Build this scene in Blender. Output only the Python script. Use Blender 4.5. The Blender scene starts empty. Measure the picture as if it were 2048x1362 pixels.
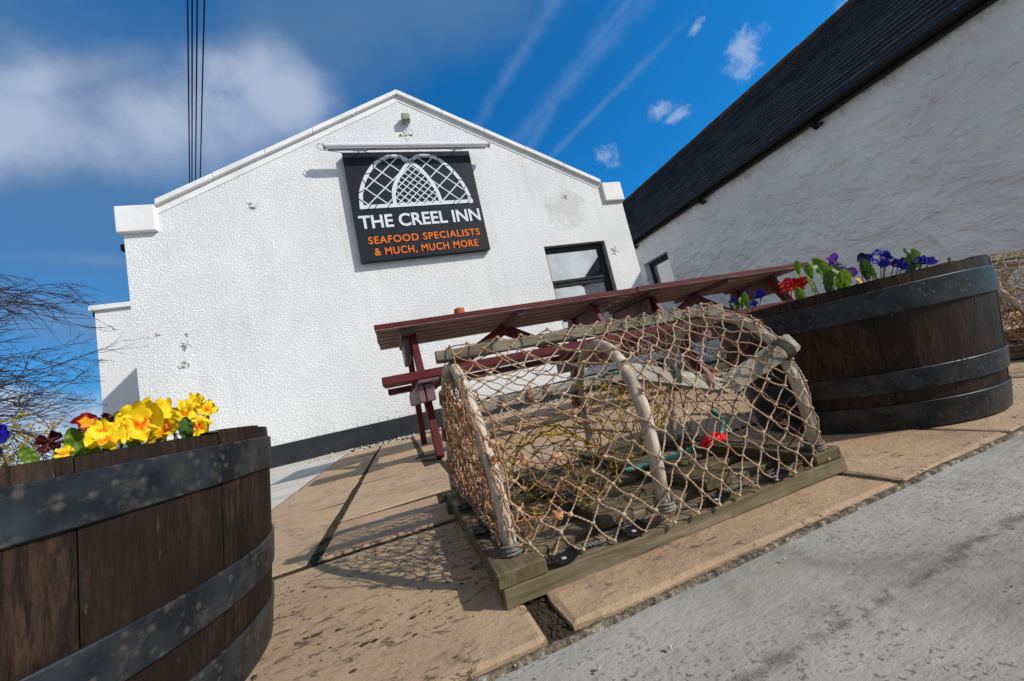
import bpy, math, random
from mathutils import Vector, Matrix, noise
# ------------------------------------------------------------------ camera, world, sun, exposure
scene = bpy.context.scene
COL = scene.collection
cam_d = bpy.data.cameras.new("camera")
cam = bpy.data.objects.new("camera", cam_d)
COL.objects.link(cam)
RT = Vector((0.93576, -0.27867, -0.21607)); UP = Vector((0.16945, -0.18201, 0.96859)); FW = Vector((0.30925, 0.94298, 0.1231))
cam.matrix_world = Matrix(((RT.x, UP.x, -FW.x, 0), (RT.y, UP.y, -FW.y, 0), (RT.z, UP.z, -FW.z, 0.29), (0, 0, 0, 1)))
cam_d.sensor_width = 36
cam_d.lens = 13.434
cam_d.clip_start = 0.02
cam_d.clip_end = 2000
scene.camera = cam
scene.view_settings.view_transform = 'Standard'
scene.view_settings.look = 'None'
scene.view_settings.exposure = 0.0
scene.view_settings.gamma = 1.0

SUN = Vector((1.15, -1.0, 1.1)).normalized()
sd = bpy.data.lights.new("sun", 'SUN')
sd.energy = 4.3
sd.angle = math.radians(0.7)
sd.color = (1.0, 0.945, 0.86)
so = bpy.data.objects.new("sun", sd)
COL.objects.link(so)
so.rotation_euler = SUN.to_track_quat('Z', 'Y').to_euler()
so.location = SUN * 20

world = bpy.data.worlds.new("World")
scene.world = world
world.use_nodes = True
WN = world.node_tree.nodes; WL = world.node_tree.links
WN.clear()

class NT:
    """small helper for node graphs"""
    def __init__(s, tree): s.t = tree; s.n = tree.nodes; s.l = tree.links
    def new(s, typ, **kw):
        nd = s.n.new(typ)
        for k, v in kw.items(): setattr(nd, k, v)
        return nd
    def put(s, sock, v):
        if hasattr(v, 'links') or isinstance(v, bpy.types.NodeSocket): s.l.new(v, sock)
        else: sock.default_value = v
    def m(s, op, a, b=0.0, c=None, clamp=False):
        nd = s.new('ShaderNodeMath', operation=op); nd.use_clamp = clamp
        s.put(nd.inputs[0], a); s.put(nd.inputs[1], b)
        if c is not None: s.put(nd.inputs[2], c)
        return nd.outputs[0]
    def vm(s, op, a, b=None):
        nd = s.new('ShaderNodeVectorMath', operation=op)
        s.put(nd.inputs[0], a)
        if b is not None: s.put(nd.inputs[1], b)
        return nd.outputs[1] if op in ('DOT_PRODUCT', 'LENGTH') else nd.outputs[0]
    def noise(s, vec, scale, detail=4, rough=0.55, dist=0.0):
        nd = s.new('ShaderNodeTexNoise')
        if vec is not None: s.put(nd.inputs['Vector'], vec)
        nd.inputs['Scale'].default_value = scale; nd.inputs['Detail'].default_value = detail
        nd.inputs['Roughness'].default_value = rough; nd.inputs['Distortion'].default_value = dist
        return nd.outputs['Fac']
    def mixc(s, f, a, b, mode='MIX'):
        nd = s.new('ShaderNodeMix', data_type='RGBA', blend_type=mode)
        s.put(nd.inputs[0], f); s.put(nd.inputs[6], a); s.put(nd.inputs[7], b)
        return nd.outputs[2]
    def ramp(s, f, pts, interp='LINEAR'):
        nd = s.new('ShaderNodeValToRGB'); cr = nd.color_ramp; cr.interpolation = interp
        while len(cr.elements) < len(pts): cr.elements.new(0.5)
        for e, (p, c) in zip(cr.elements, pts):
            e.position = p; e.color = (*c, 1) if not isinstance(c, (int, float)) else (c, c, c, 1)
        s.put(nd.inputs[0], f)
        return nd.outputs[0]
    def sstep(s, v, a, b):
        nd = s.new('ShaderNodeMapRange', interpolation_type='SMOOTHSTEP')
        s.put(nd.inputs[0], v); nd.inputs[1].default_value = a; nd.inputs[2].default_value = b
        return nd.outputs[0]

W = NT(world.node_tree)
sky = W.new('ShaderNodeTexSky', sky_type='NISHITA')
sky.sun_disc = False
sky.sun_elevation = math.asin(SUN.z)
sky.sun_rotation = math.atan2(SUN.x, SUN.y)
sky.air_density = 1.0; sky.dust_density = 0.6; sky.ozone_density = 2.0
wtc = W.new('ShaderNodeTexCoord')
D = W.vm('NORMALIZE', wtc.outputs['Generated'])
nz = W.noise(D, 6.0, 8, 0.6, 0.3)
nz2 = W.noise(D, 22.0, 6, 0.65, 0.2)
nzA = W.noise(D, 4.2, 7, 0.56, 0.15)
nz3 = W.noise(D, 2.2, 5, 0.55, 0.2)
BLOBS = [('A',(-0.3172,0.7317,0.6033),(0.9483,0.2360,0.2123),0.2527,0.1002),
('A',(-0.1124,0.7457,0.6567),(0.9827,0.1813,-0.0377),0.1169,0.0812),
('A',(-0.1750,0.7138,0.6781),(0.9654,-0.0107,0.2604),0.1258,0.0563),
('A',(-0.3850,0.6796,0.6245),(0.8937,0.1057,0.4360),0.1611,0.0393),
('A',(-0.47,0.70,0.54),(0.93,0.25,0.25),0.34,0.085),
('S',(0.3604,0.6492,0.6698),(0.5300,-0.7334,0.4257),0.26,0.012),
('S',(0.4730,0.6271,0.6188),(0.5939,-0.7458,0.3018),0.30,0.017),
('S',(0.5145,0.5546,0.6539),(0.5292,-0.8055,0.2668),0.20,0.010),
('S',(0.4166,0.7109,0.5666),(0.4765,-0.7016,0.5298),0.22,0.011),
('S',(0.5180,0.6533,0.5522),(0.6062,-0.7358,0.3019),0.17,0.007),
('P',(0.7223,0.4592,0.5172),(0.6316,-0.7425,-0.2229),0.026,0.025),
('P',(0.6299,0.5865,0.5091),(0.7637,-0.5870,-0.2687),0.025,0.014),
('P',(0.6680,0.5683,0.4805),(0.7169,-0.6646,-0.2106),0.025,0.011),
('P',(0.5416,0.6951,0.4727),(0.8404,-0.4351,-0.3231),0.028,0.018),
('P',(0.6501,0.4791,0.5897),(0.3951,-0.8761,0.2763),0.014,0.008),
('P',(0.8035,0.3344,0.4925),(0.4402,-0.8907,-0.1133),0.0139,0.0096),
('L',(-0.5501,0.8323,0.0683),(0.7683,0.5365,-0.3492),0.1600,0.1000),
('G',(-0.4945,0.8236,0.2777),(0.7862,0.5601,-0.2610),0.0984,0.0386),
('G',(-0.4575,0.8058,0.3760),(0.8730,0.4874,0.0177),0.0706,0.0121),
('W',(0.49,-0.83,0.26),(0.86,0.50,0.0),0.42,0.30),
('V',(-0.4537,0.7733,0.4428),(0.8888,0.4287,0.1621),0.4058,0.4310),
('V',(0.0398,0.6620,0.7484),(0.9436,-0.2712,0.1897),0.3995,0.1131)]
# kind: (noise amount, edge start, edge end, gain)
KIND = {'W': (0.5, -0.3, 0.5, 1.0), 'A': (0.62, -0.25, 0.95, 0.95), 'S': (1.5, -0.9, 1.6, 0.22), 'P': (2.4, -0.6, 1.0, 0.55),
        'L': (0.7, -0.15, 0.3, 0.85), 'G': (1.4, -0.7, 0.9, 0.3), 'V': (0.9, -0.6, 0.8, 0.8)}
acc = {}
for k, c, e, r1, r2 in BLOBS:
    na, s0, s1, gain = KIND[k]
    c = Vector(c).normalized(); e = Vector(e); e = (e - c * e.dot(c)).normalized(); g = c.cross(e)
    w = W.m('MAXIMUM', W.vm('DOT_PRODUCT', D, tuple(c)), 0.01)
    a = W.m('DIVIDE', W.m('DIVIDE', W.vm('DOT_PRODUCT', D, tuple(e)), w), r1)
    b = W.m('DIVIDE', W.m('DIVIDE', W.vm('DOT_PRODUCT', D, tuple(g)), w), r2)
    rr = W.m('SQRT', W.m('ADD', W.m('MULTIPLY', a, a), W.m('MULTIPLY', b, b)))
    nn = nz2 if k in 'PS' else (nzA if k in 'AV' else nz)
    v = W.m('ADD', W.m('SUBTRACT', 1.0, rr), W.m('MULTIPLY', W.m('SUBTRACT', nn, 0.5), na * 2))
    v = W.m('MULTIPLY', W.sstep(v, s0, s1), gain)
    acc[k] = v if k not in acc else W.m('MAXIMUM', acc[k], v)
# unseen pale cloud added behind and left of the camera to neutralise ambient light
sep = W.new('ShaderNodeSeparateXYZ'); W.l.new(D, sep.inputs[0])
back = W.m('MULTIPLY', W.sstep(W.m('ADD', sep.outputs[1], W.m('MULTIPLY', sep.outputs[0], 0.9)), 0.18, -0.2), W.sstep(nz3, 0.25, 0.55))
skc = W.mixc(1.0, sky.outputs[0], (0.10, 1.02, 1.72, 1), 'MULTIPLY')
K = 10.0   # colours below are divided by the background strength
def kc(r, g, b): return (r * K, g * K, b * K, 1)
skc = W.mixc(acc['V'], skc, kc(0.095, 0.205, 0.385))
skc = W.mixc(W.m('MULTIPLY', acc['G'], 1.0), skc, kc(0.22, 0.33, 0.52))
skc = W.mixc(acc['S'], skc, kc(0.28, 0.42, 0.66))
skc = W.mixc(acc['P'], skc, kc(0.50, 0.60, 0.80))
acol = W.mixc(W.sstep(nzA, 0.38, 0.62), kc(0.24, 0.32, 0.48), kc(0.42, 0.50, 0.67))
skc = W.mixc(acc['A'], skc, acol)
lcol = W.mixc(W.sstep(nz, 0.38, 0.62), kc(0.28, 0.38, 0.55), kc(0.60, 0.68, 0.80))
skc = W.mixc(acc['L'], skc, lcol)
skc = W.mixc(W.m('MULTIPLY', back, 0.9), skc, kc(0.43, 0.455, 0.49))
skc = W.mixc(acc['W'], skc, W.mixc(W.sstep(nz, 0.38, 0.62), kc(0.75, 0.84, 0.90), kc(1.25, 1.32, 1.36)))  # bright cloud bank added out of view to brighten the window pane reflections
bg = W.new('ShaderNodeBackground'); bg.inputs[1].default_value = 0.1
W.l.new(skc, bg.inputs[0])
wo = W.new('ShaderNodeOutputWorld'); W.l.new(bg.outputs[0], wo.inputs[0])

# ------------------------------------------------------------------ helpers
rnd = random.Random(7)
def U(a, b): return rnd.uniform(a, b)
V = Vector
class MB:
    def __init__(s): s.v = []; s.f = []; s.a = []   # a = per-vertex value (0..1) for two-tone petals
    def add(s, vs, fs, a=None):
        o = len(s.v); s.v += [tuple(x) for x in vs]; s.f += [tuple(i + o for i in f) for f in fs]
        s.a += (a if a is not None else [0.0] * len(vs))
    def box(s, lo, hi):
        x0, y0, z0 = lo; x1, y1, z1 = hi
        s.add([(x0,y0,z0),(x1,y0,z0),(x1,y1,z0),(x0,y1,z0),(x0,y0,z1),(x1,y0,z1),(x1,y1,z1),(x0,y1,z1)],
              [(0,3,2,1),(4,5,6,7),(0,1,5,4),(1,2,6,5),(2,3,7,6),(3,0,4,7)])
    def beam(s, A, B, w, t, up=(0,0,1), n=1, jit=0.0, taper=1.0):
        """w across (side), t along up; n segments with jitter"""
        A = V(A); B = V(B); d = (B - A).normalized(); up = V(up)
        side = d.cross(up).normalized(); u = side.cross(d).normalized()
        vs = []; fs = []
        for i in range(n + 1):
            c = A.lerp(B, i / n); k = 1 + (taper - 1) * i / n
            for sx, sz in ((-1,-1),(1,-1),(1,1),(-1,1)):
                p = c + side * (sx * w / 2 * k) + u * (sz * t / 2 * k)
                if jit: p += V((U(-jit,jit), U(-jit,jit), U(-jit,jit)))
                vs.append(p)
        fs.append((0,1,2,3)); e = n * 4; fs.append((e+3,e+2,e+1,e))
        for i in range(n):
            for k in range(4):
                a = i*4+k; b = i*4+(k+1)%4; fs.append((a, a+4, b+4, b))
        s.add(vs, fs)
    def tube(s, pts, r, n=6, caps=True, ell=1.0):
        pts = [V(p) for p in pts]; m = len(pts)
        if not isinstance(r, (list, tuple)): r = [r] * m
        T = []
        for i in range(m):
            t = pts[min(i+1,m-1)] - pts[max(i-1,0)]
            T.append(t.normalized() if t.length > 1e-9 else V((0,0,1)))
        ref = V((0,0,1)) if abs(T[0].z) < 0.9 else V((1,0,0))
        N = T[0].cross(ref).normalized()
        vs = []; fs = []
        for i in range(m):
            N = (N - T[i] * N.dot(T[i]))
            N = N.normalized() if N.length > 1e-6 else T[i].orthogonal().normalized()
            Bn = T[i].cross(N)
            for k in range(n):
                a = 2*math.pi*k/n
                vs.append(pts[i] + (N*math.cos(a) + Bn*math.sin(a)*ell) * r[i])
        for i in range(m-1):
            for k in range(n):
                a = i*n+k; b = i*n+(k+1)%n; fs.append((a, b, b+n, a+n))
        if caps: fs.append(tuple(range(n-1,-1,-1))); fs.append(tuple((m-1)*n+k for k in range(n)))
        s.add(vs, fs)
    def blob(s, c, r, sc=(1,1,1), jit=0.0):
        c = V(c); vs = [c + V((0,0,r*sc[2]))]
        for i in (1,2,3):
            th = math.pi*i/4
            for k in range(6):
                ph = 2*math.pi*(k+(i%2)*.5)/6; q = r*(1+U(-jit,jit))
                vs.append(c + V((q*sc[0]*math.sin(th)*math.cos(ph), q*sc[1]*math.sin(th)*math.sin(ph), q*sc[2]*math.cos(th))))
        vs.append(c - V((0,0,r*sc[2])))
        fs = [(0,1+k,1+(k+1)%6) for k in range(6)]
        for i in (0,1):
            for k in range(6):
                a=1+i*6+k; b=1+i*6+(k+1)%6; fs.append((a,a+6,b+6,b))
        fs += [(19,13+(k+1)%6,13+k) for k in range(6)]
        s.add(vs, fs)
    def build(s, name, mat, parent=None, smooth=False, bevel=0.0, seg=1, at=None):
        me = bpy.data.meshes.new(name)
        off = parent_loc(parent) if parent else (V(at) if at is not None else V((0,0,0)))
        me.from_pydata([tuple(V(p) - off) for p in s.v], [], s.f); me.update()
        if any(s.a):
            at_ = me.attributes.new('tone', 'FLOAT', 'POINT'); at_.data.foreach_set('value', s.a)
        if smooth: me.polygons.foreach_set('use_smooth', [True]*len(me.polygons))
        me.materials.append(mat)
        o = bpy.data.objects.new(name, me); COL.objects.link(o)
        if not parent: o.location = off
        if bevel:
            b = o.modifiers.new('bevel', 'BEVEL'); b.width = bevel; b.segments = seg; b.limit_method = 'ANGLE'
        if parent: o.parent = parent
        return o
def parent_loc(p):
    l = V((0,0,0))
    while p: l += p.location; p = p.parent
    return l
def tag(o, label=None, cat=None, group=None, kind=None):
    if label: o['label'] = label
    if cat: o['category'] = cat
    if group: o['group'] = group
    if kind: o['kind'] = kind
    return o
def empty(name, loc, label, cat, group=None):
    o = bpy.data.objects.new(name, None); COL.objects.link(o); o.location = loc
    o.empty_display_size = 0.1
    return tag(o, label, cat, group)
def copy_tree(o, parent=None):
    c = o.copy(); COL.objects.link(c); c.parent = parent
    for ch in list(o.children): copy_tree(ch, c)
    return c

# ------------------------------------------------------------------ materials
def new_mat(name):
    m = bpy.data.materials.new(name); m.use_nodes = True
    t = NT(m.node_tree); t.bsdf = m.node_tree.nodes['Principled BSDF']
    tc = t.new('ShaderNodeTexCoord'); t.obj = tc.outputs['Object']
    g = t.new('ShaderNodeNewGeometry'); t.isl = g.outputs['Random Per Island']; t.pos = g.outputs['Position']
    return m, t
def mapped(t, vec, scale=(1,1,1), rot=(0,0,0)):
    nd = t.new('ShaderNodeMapping'); t.put(nd.inputs[0], vec); nd.inputs['Scale'].default_value = scale; nd.inputs['Rotation'].default_value = rot
    return nd.outputs[0]
def bump(t, h, strength, dist, normal=None):
    nd = t.new('ShaderNodeBump'); nd.inputs['Strength'].default_value = strength; nd.inputs['Distance'].default_value = dist
    t.put(nd.inputs['Height'], h)
    if normal is not None: t.put(nd.inputs['Normal'], normal)
    return nd.outputs[0]
def fin(t, col, rough=0.7, nrm=None, metal=0.0, spec=0.18):
    t.put(t.bsdf.inputs['Base Color'], col); t.put(t.bsdf.inputs['Roughness'], rough)
    t.bsdf.inputs['Metallic'].default_value = metal
    t.bsdf.inputs['Specular IOR Level'].default_value = spec
    if nrm is not None: t.put(t.bsdf.inputs['Normal'], nrm)
def simple(name, c, rough=0.6, var=0.15, scale=8, b=0.15, metal=0.0, stretch=(1,1,1), spec=0.2, bd=0.002, bs=None):
    m, t = new_mat(name)
    v = mapped(t, t.obj, stretch)
    n = t.noise(v, scale, 6, 0.6)
    lo = tuple(x*(1-var) for x in c); hi = tuple(min(1, x*(1+var)) for x in c)
    col = t.ramp(n, [(0.3, lo), (0.7, hi)])
    fin(t, col, rough, bump(t, t.noise(v, bs or scale*4, 5, 0.6), b, bd) if b else None, metal, spec)
    return m
def spot(t, c, r, soft=0.4, na=0.8, ns=8):
    dd = t.vm('LENGTH', t.vm('SUBTRACT', t.pos, c))
    v = t.m('ADD', t.m('SUBTRACT', 1.0, t.m('DIVIDE', dd, r)), t.m('MULTIPLY', t.m('SUBTRACT', t.noise(t.obj, ns, 5, 0.7), 0.5), na*2))
    return t.sstep(v, 0.0, soft)
M = {}
# rough-cast render (harling), painted white
m, t = new_mat('white_roughcast')
n1 = t.noise(t.obj, 50, 3, 0.6, 0.5); n2 = t.noise(t.obj, 120, 2, 0.5)
h = t.m('ADD', t.m('MULTIPLY', t.sstep(n1, 0.42, 0.62), 0.75), t.m('MULTIPLY', n2, 0.25))
big = t.noise(t.obj, 0.9, 6, 0.6)
col = t.ramp(big, [(0.3, (0.72, 0.72, 0.73)), (0.6, (0.82, 0.82, 0.82))])
sp = t.m('MULTIPLY', t.sstep(t.noise(t.obj, 11, 3, 0.7), 0.705, 0.76), t.sstep(t.noise(t.obj, 1.3, 2), 0.5, 0.62))
col = t.mixc(t.m('MULTIPLY', sp, 0.75), col, (0.20, 0.18, 0.13, 1))
# worn grey patch and rusty stain high on the right of the gable, mould spots low on the left
col = t.mixc(t.m('MULTIPLY', spot(t, (3.22, 5.376, 3.0), 0.42, 0.6, 1.3, 4), 0.38), col, (0.42, 0.40, 0.38, 1))
for c, r in (((-2.25,5.376,1.62),0.032),((-2.28,5.376,1.40),0.03),((-2.5,5.376,1.8),0.018),((-2.2,5.376,1.75),0.018),((-1.35,5.376,3.35),0.035),((3.23,5.376,3.22),0.03),((3.9,5.376,2.2),0.04)):
    col = t.mixc(t.m('MULTIPLY', spot(t, c, r*1.15, 0.35, 5.5, 26), 0.85), col, (0.13, 0.11, 0.07, 1))
# splash dirt along the foot of the wall
sz = t.new('ShaderNodeSeparateXYZ'); t.l.new(t.pos, sz.inputs[0])
stk = t.m('MULTIPLY', t.sstep(t.noise(mapped(t, t.obj, (3.0, 1, 0.25)), 2.6, 5, 0.65), 0.50, 0.70), t.sstep(t.noise(t.obj, 0.7, 3), 0.4, 0.6))
col = t.mixc(t.m('MULTIPLY', stk, 0.30), col, (0.50, 0.48, 0.44, 1))
ft = t.m('MULTIPLY', t.sstep(sz.outputs[2], 0.42, 0.22), t.sstep(t.noise(t.obj, 26, 4, 0.7), 0.5, 0.64))
col = t.mixc(t.m('MULTIPLY', ft, 0.6), col, (0.25, 0.22, 0.17, 1))
fin(t, col, 0.85, bump(t, h, 1.0, 0.0055)); M['harl'] = m
# smooth painted masonry
m, t = new_mat('white_smooth_masonry')
n = t.noise(t.obj, 3, 6, 0.65)
col = t.ramp(n, [(0.35, (0.70, 0.69, 0.68)), (0.6, (0.82, 0.81, 0.80))])
fin(t, col, 0.7, bump(t, t.noise(t.obj, 30, 5, 0.6), 0.35, 0.004)); M['smooth'] = m
# old limewashed rubble wall
m, t = new_mat('limewashed_rubble')
v1 = mapped(t, t.obj, (1, 0.85, 1.25), (0.3, 0, 0))
a = t.noise(v1, 2.8, 3, 0.5, 0.25); b2 = t.noise(v1, 8.0, 6, 0.62, 0.35); c2 = t.noise(t.obj, 45, 3, 0.6)
h = t.m('ADD', t.m('ADD', t.m('MULTIPLY', a, 1.0), t.m('MULTIPLY', b2, 0.42)), t.m('MULTIPLY', c2, 0.05))
col = t.ramp(t.noise(t.obj, 1.2, 5), [(0.35, (0.70, 0.70, 0.70)), (0.65, (0.82, 0.82, 0.82))])
st = t.m('MULTIPLY', t.sstep(b2, 0.60, 0.72), t.sstep(t.noise(t.obj, 1.6, 3), 0.48, 0.6))
col = t.mixc(t.m('MULTIPLY', st, 0.4), col, (0.36, 0.29, 0.23, 1))
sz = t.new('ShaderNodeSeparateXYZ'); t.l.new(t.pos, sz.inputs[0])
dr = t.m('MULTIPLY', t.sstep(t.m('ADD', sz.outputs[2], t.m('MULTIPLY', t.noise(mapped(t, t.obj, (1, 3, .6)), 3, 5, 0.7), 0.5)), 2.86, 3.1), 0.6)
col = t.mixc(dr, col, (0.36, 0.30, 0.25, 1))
fin(t, col, 0.85, bump(t, h, 1.0, 0.13)); M['rubble'] = m
m, t = new_mat('black_plinth_paint')
n = t.noise(t.obj, 6, 6, 0.7)
col = t.ramp(n, [(0.3, (0.018, 0.020, 0.024)), (0.7, (0.035, 0.037, 0.042))])
col = t.mixc(t.sstep(t.noise(t.obj, 60, 3, 0.7), 0.72, 0.78), col, (0.3, 0.3, 0.28, 1))
fin(t, col, 0.6, bump(t, t.noise(t.obj, 40, 4), 0.5, 0.006)); M['plinth'] = m
# slate
m, t = new_mat('slate')
n = t.noise(t.obj, 14, 6, 0.65)
col = t.mixc(t.isl, (0.024, 0.022, 0.021, 1), (0.085, 0.078, 0.070, 1))
col = t.mixc(t.m('MULTIPLY', t.sstep(t.noise(t.obj, 1.1, 5, 0.7), 0.5, 0.7), 0.5), col, (0.055, 0.055, 0.025, 1))
fin(t, t.mixc(n, col, (0.01, 0.01, 0.012, 1)), 0.85, bump(t, n, 0.4, 0.004), spec=0.15); M['slate'] = m
M['ridge'] = simple('terracotta_ridge', (0.10, 0.055, 0.035), 0.8, 0.4, 6, 0.4)
M['gutter'] = simple('black_gutter', (0.012, 0.012, 0.013), 0.4, 0.2, 8, 0.1)
M['blackframe'] = simple('black_window_paint', (0.014, 0.016, 0.020), 0.35, 0.3, 20, 0.15)
M['sillwhite'] = simple('weathered_grey_reveal', (0.32, 0.33, 0.34), 0.8, 0.2, 9, 0.3)
m, t = new_mat('window_glass')
fin(t, (0.02, 0.025, 0.028, 1), 0.02, None, 0.0, 0.9); t.bsdf.inputs['IOR'].default_value = 3.6
t.bsdf.inputs['Alpha'].default_value = 0.75
M['glass'] = m
M['curtain'] = simple('pale_curtain', (0.35, 0.40, 0.42), 0.9, 0.15, 5, 0.2, stretch=(12, 1, .4))
M['dark'] = simple('dark_interior', (0.015, 0.017, 0.018), 0.9, 0.2, 3, 0)
M['whiteobj'] = simple('white_petal_ornament', (0.62, 0.66, 0.62), 0.6, 0.1, 20, 0)
# paving
m, t = new_mat('sandstone_paving')
n = t.noise(t.obj, 2.6, 10, 0.72); n2 = t.noise(t.obj, 9, 9, 0.75, 0.5)
base = t.ramp(n, [(0.28, (0.25, 0.155, 0.10)), (0.5, (0.40, 0.268, 0.165)), (0.72, (0.51, 0.375, 0.225))])
base = t.mixc(0.42, base, t.ramp(t.isl, [(0.0, (0.30, 0.20, 0.12)), (0.3, (0.46, 0.34, 0.19)), (0.55, (0.40, 0.24, 0.15)), (0.8, (0.50, 0.36, 0.22)), (1.0, (0.33, 0.24, 0.14))]))
grime = t.m('MULTIPLY', t.sstep(n2, 0.50, 0.66), t.sstep(t.noise(t.obj, 1.9, 5, 0.65), 0.44, 0.58))
base = t.mixc(t.m('MULTIPLY', grime, 0.62), base, (0.12, 0.075, 0.048, 1))
base = t.mixc(t.m('MULTIPLY', t.sstep(t.noise(t.obj, 130, 3, 0.7), 0.56, 0.68), 0.4), base, (0.10, 0.07, 0.05, 1))
pit = t.m('MULTIPLY', t.sstep(t.noise(mapped(t, t.obj, (1.0, 2.1, 1), (0, 0, 0.45)), 30, 9, 0.78, 0.8), 0.560, 0.60), t.sstep(t.m('ADD', t.noise(t.obj, 4.0, 6, 0.7), t.m('MULTIPLY', spot(t, (-0.15, 0.68, 0), 0.42, 0.9, 0.6, 4), 0.10)), 0.50, 0.60))
base = t.mixc(t.m('MULTIPLY', pit, 0.68), base, (0.035, 0.028, 0.022, 1))
h = t.m('SUBTRACT', t.m('ADD', t.m('MULTIPLY', n2, 0.5), t.m('MULTIPLY', t.noise(mapped(t, t.obj, (1, 1.3, 1), (0, 0, 0.3)), 26, 9, 0.72, 0.15), 0.8)), t.m('MULTIPLY', pit, 0.6))
fin(t, base, t.ramp(n2, [(0.4, 0.8), (0.7, 0.55)]), bump(t, h, 0.9, 0.0075)); M['paving'] = m
m, t = new_mat('mossy_mortar')
n = t.noise(t.obj, 25, 6, 0.75)
col = t.ramp(n, [(0.35, (0.020, 0.015, 0.009)), (0.55, (0.045, 0.034, 0.018)), (0.75, (0.085, 0.068, 0.035))])
fin(t, col, 0.95, bump(t, n, 1.0, 0.004)); M['mortar'] = m
m, t = new_mat('grey_concrete')
n = t.noise(t.obj, 1.4, 8, 0.62); 
col = t.ramp(n, [(0.30, (0.18, 0.158, 0.130)), (0.5, (0.325, 0.300, 0.258)), (0.7, (0.47, 0.445, 0.395))])
bl = t.m('MULTIPLY', t.sstep(t.noise(t.obj, 4.5, 6, 0.7, 0.6), 0.49, 0.68), 0.5)
col = t.mixc(bl, col, (0.10, 0.088, 0.078, 1))
spk = t.m('MULTIPLY', t.sstep(t.noise(mapped(t, t.obj, (1, 1.4, 1), (0, 0, -0.5)), 150, 4, 0.65), 0.575, 0.62), t.sstep(t.noise(t.obj, 3.1, 4), 0.36, 0.55))
col = t.mixc(t.m('MULTIPLY', spk, 0.6), col, (0.04, 0.036, 0.034, 1))
sx = t.new('ShaderNodeSeparateXYZ'); t.l.new(t.pos, sx.inputs[0])
# a long dirty trowel line runs across the path
ln = t.m('ABSOLUTE', t.m('ADD', t.m('SUBTRACT', sx.outputs[1], 0.315), t.m('MULTIPLY', t.m('SUBTRACT', t.noise(t.obj, 9, 4), 0.5), 0.03)))
ln = t.m('MULTIPLY', t.sstep(ln, 0.012, 0.0), t.sstep(t.noise(t.obj, 30, 4, 0.7), 0.42, 0.58))
col = t.mixc(t.m('MULTIPLY', ln, 0.6), col, (0.05, 0.042, 0.036, 1))
h = t.m('ADD', t.noise(t.obj, 55, 5, 0.7), t.m('MULTIPLY', t.noise(mapped(t, t.obj, (1, 4, 1), (0, 0, -0.4)), 20, 5, 0.7), 0.8))
fin(t, col, 0.75, bump(t, h, 0.6, 0.004)); M['concrete'] = m
M['concrete2'] = simple('pale_concrete', (0.46, 0.43, 0.39), 0.85, 0.2, 5, 0.3)
m, t = new_mat('crumbling_mortar')
n = t.noise(t.obj, 70, 5, 0.7)
col = t.ramp(n, [(0.38, (0.05, 0.038, 0.028)), (0.55, (0.20, 0.155, 0.11)), (0.75, (0.55, 0.49, 0.41))])
fin(t, col, 0.95, bump(t, n, 1.0, 0.008)); M['edge'] = m
M['ground'] = simple('gravel_ground', (0.17, 0.15, 0.12), 0.95, 0.4, 12, 0.8, bd=0.02)
# timber
def wood(name, c0, c1, axis='X', moss=0.0, scale=14, rough=0.8, spk=None, b=0.7, patchy=0.5, bd=0.0025, isl=0.3):
    m, t = new_mat(name)
    st = {'X': (0.10, 1, 1), 'Y': (1, 0.10, 1), 'Z': (1, 1, 0.10)}[axis]
    v = mapped(t, t.obj, tuple(s*1.0 for s in st))
    g = t.noise(v, scale*5, 6, 0.7, 0.8); g2 = t.noise(t.obj, scale*0.5, 5, 0.6)
    col = t.mixc(t.sstep(g, 0.32, 0.68), (*c0, 1), (*c1, 1))
    col = t.mixc(t.m('MULTIPLY', t.sstep(g2, 0.42, 0.68), patchy), col, (*[x*0.42 for x in c0], 1))
    col = t.mixc(t.m('MULTIPLY', t.isl, isl), col, (*[x*0.55 for x in c0], 1))
    if moss:
        mo = t.m('MULTIPLY', t.sstep(t.noise(t.obj, 9, 5, 0.7), 0.42, 0.62), moss)
        col = t.mixc(mo, col, (0.105, 0.083, 0.026, 1))
    if spk:
        col = t.mixc(t.m('MULTIPLY', t.sstep(t.noise(v, 60, 4, 0.75), 0.62, 0.72), spk[1]), col, (*spk[0], 1))
    fin(t, col, rough, bump(t, g, b, bd)); return m
M['slat'] = wood('mossy_slat', (0.105, 0.075, 0.045), (0.31, 0.24, 0.165), 'X', 0.55, 10, spk=((0.55, 0.50, 0.42), 0.6))
M['slaty'] = wood('mossy_batten', (0.085, 0.060, 0.036), (0.22, 0.168, 0.11), 'Y', 0.5, 10, spk=((0.45, 0.40, 0.32), 0.4))
M['beamw'] = wood('lichen_grey_timber', (0.17, 0.145, 0.105), (0.38, 0.33, 0.26), 'X', 0.3, 12)
M['rail'] = wood('weathered_rail', (0.27, 0.235, 0.18), (0.55, 0.50, 0.42), 'X', 0.12, 12)
m, t = new_mat('grey_bent_rod')
v = mapped(t, t.obj, (1, 1, 0.2)); g = t.noise(v, 90, 5, 0.7, 0.5); g2 = t.noise(t.obj, 14, 4)
col = t.mixc(t.sstep(g, 0.3, 0.7), (0.32, 0.245, 0.18, 1), (0.62, 0.51, 0.405, 1))
col = t.mixc(t.m('MULTIPLY', t.sstep(g2, 0.5, 0.7), 0.5), col, (0.14, 0.10, 0.07, 1))
fin(t, col, 0.75, bump(t, g, 0.6, 0.002)); M['rod'] = m
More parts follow.
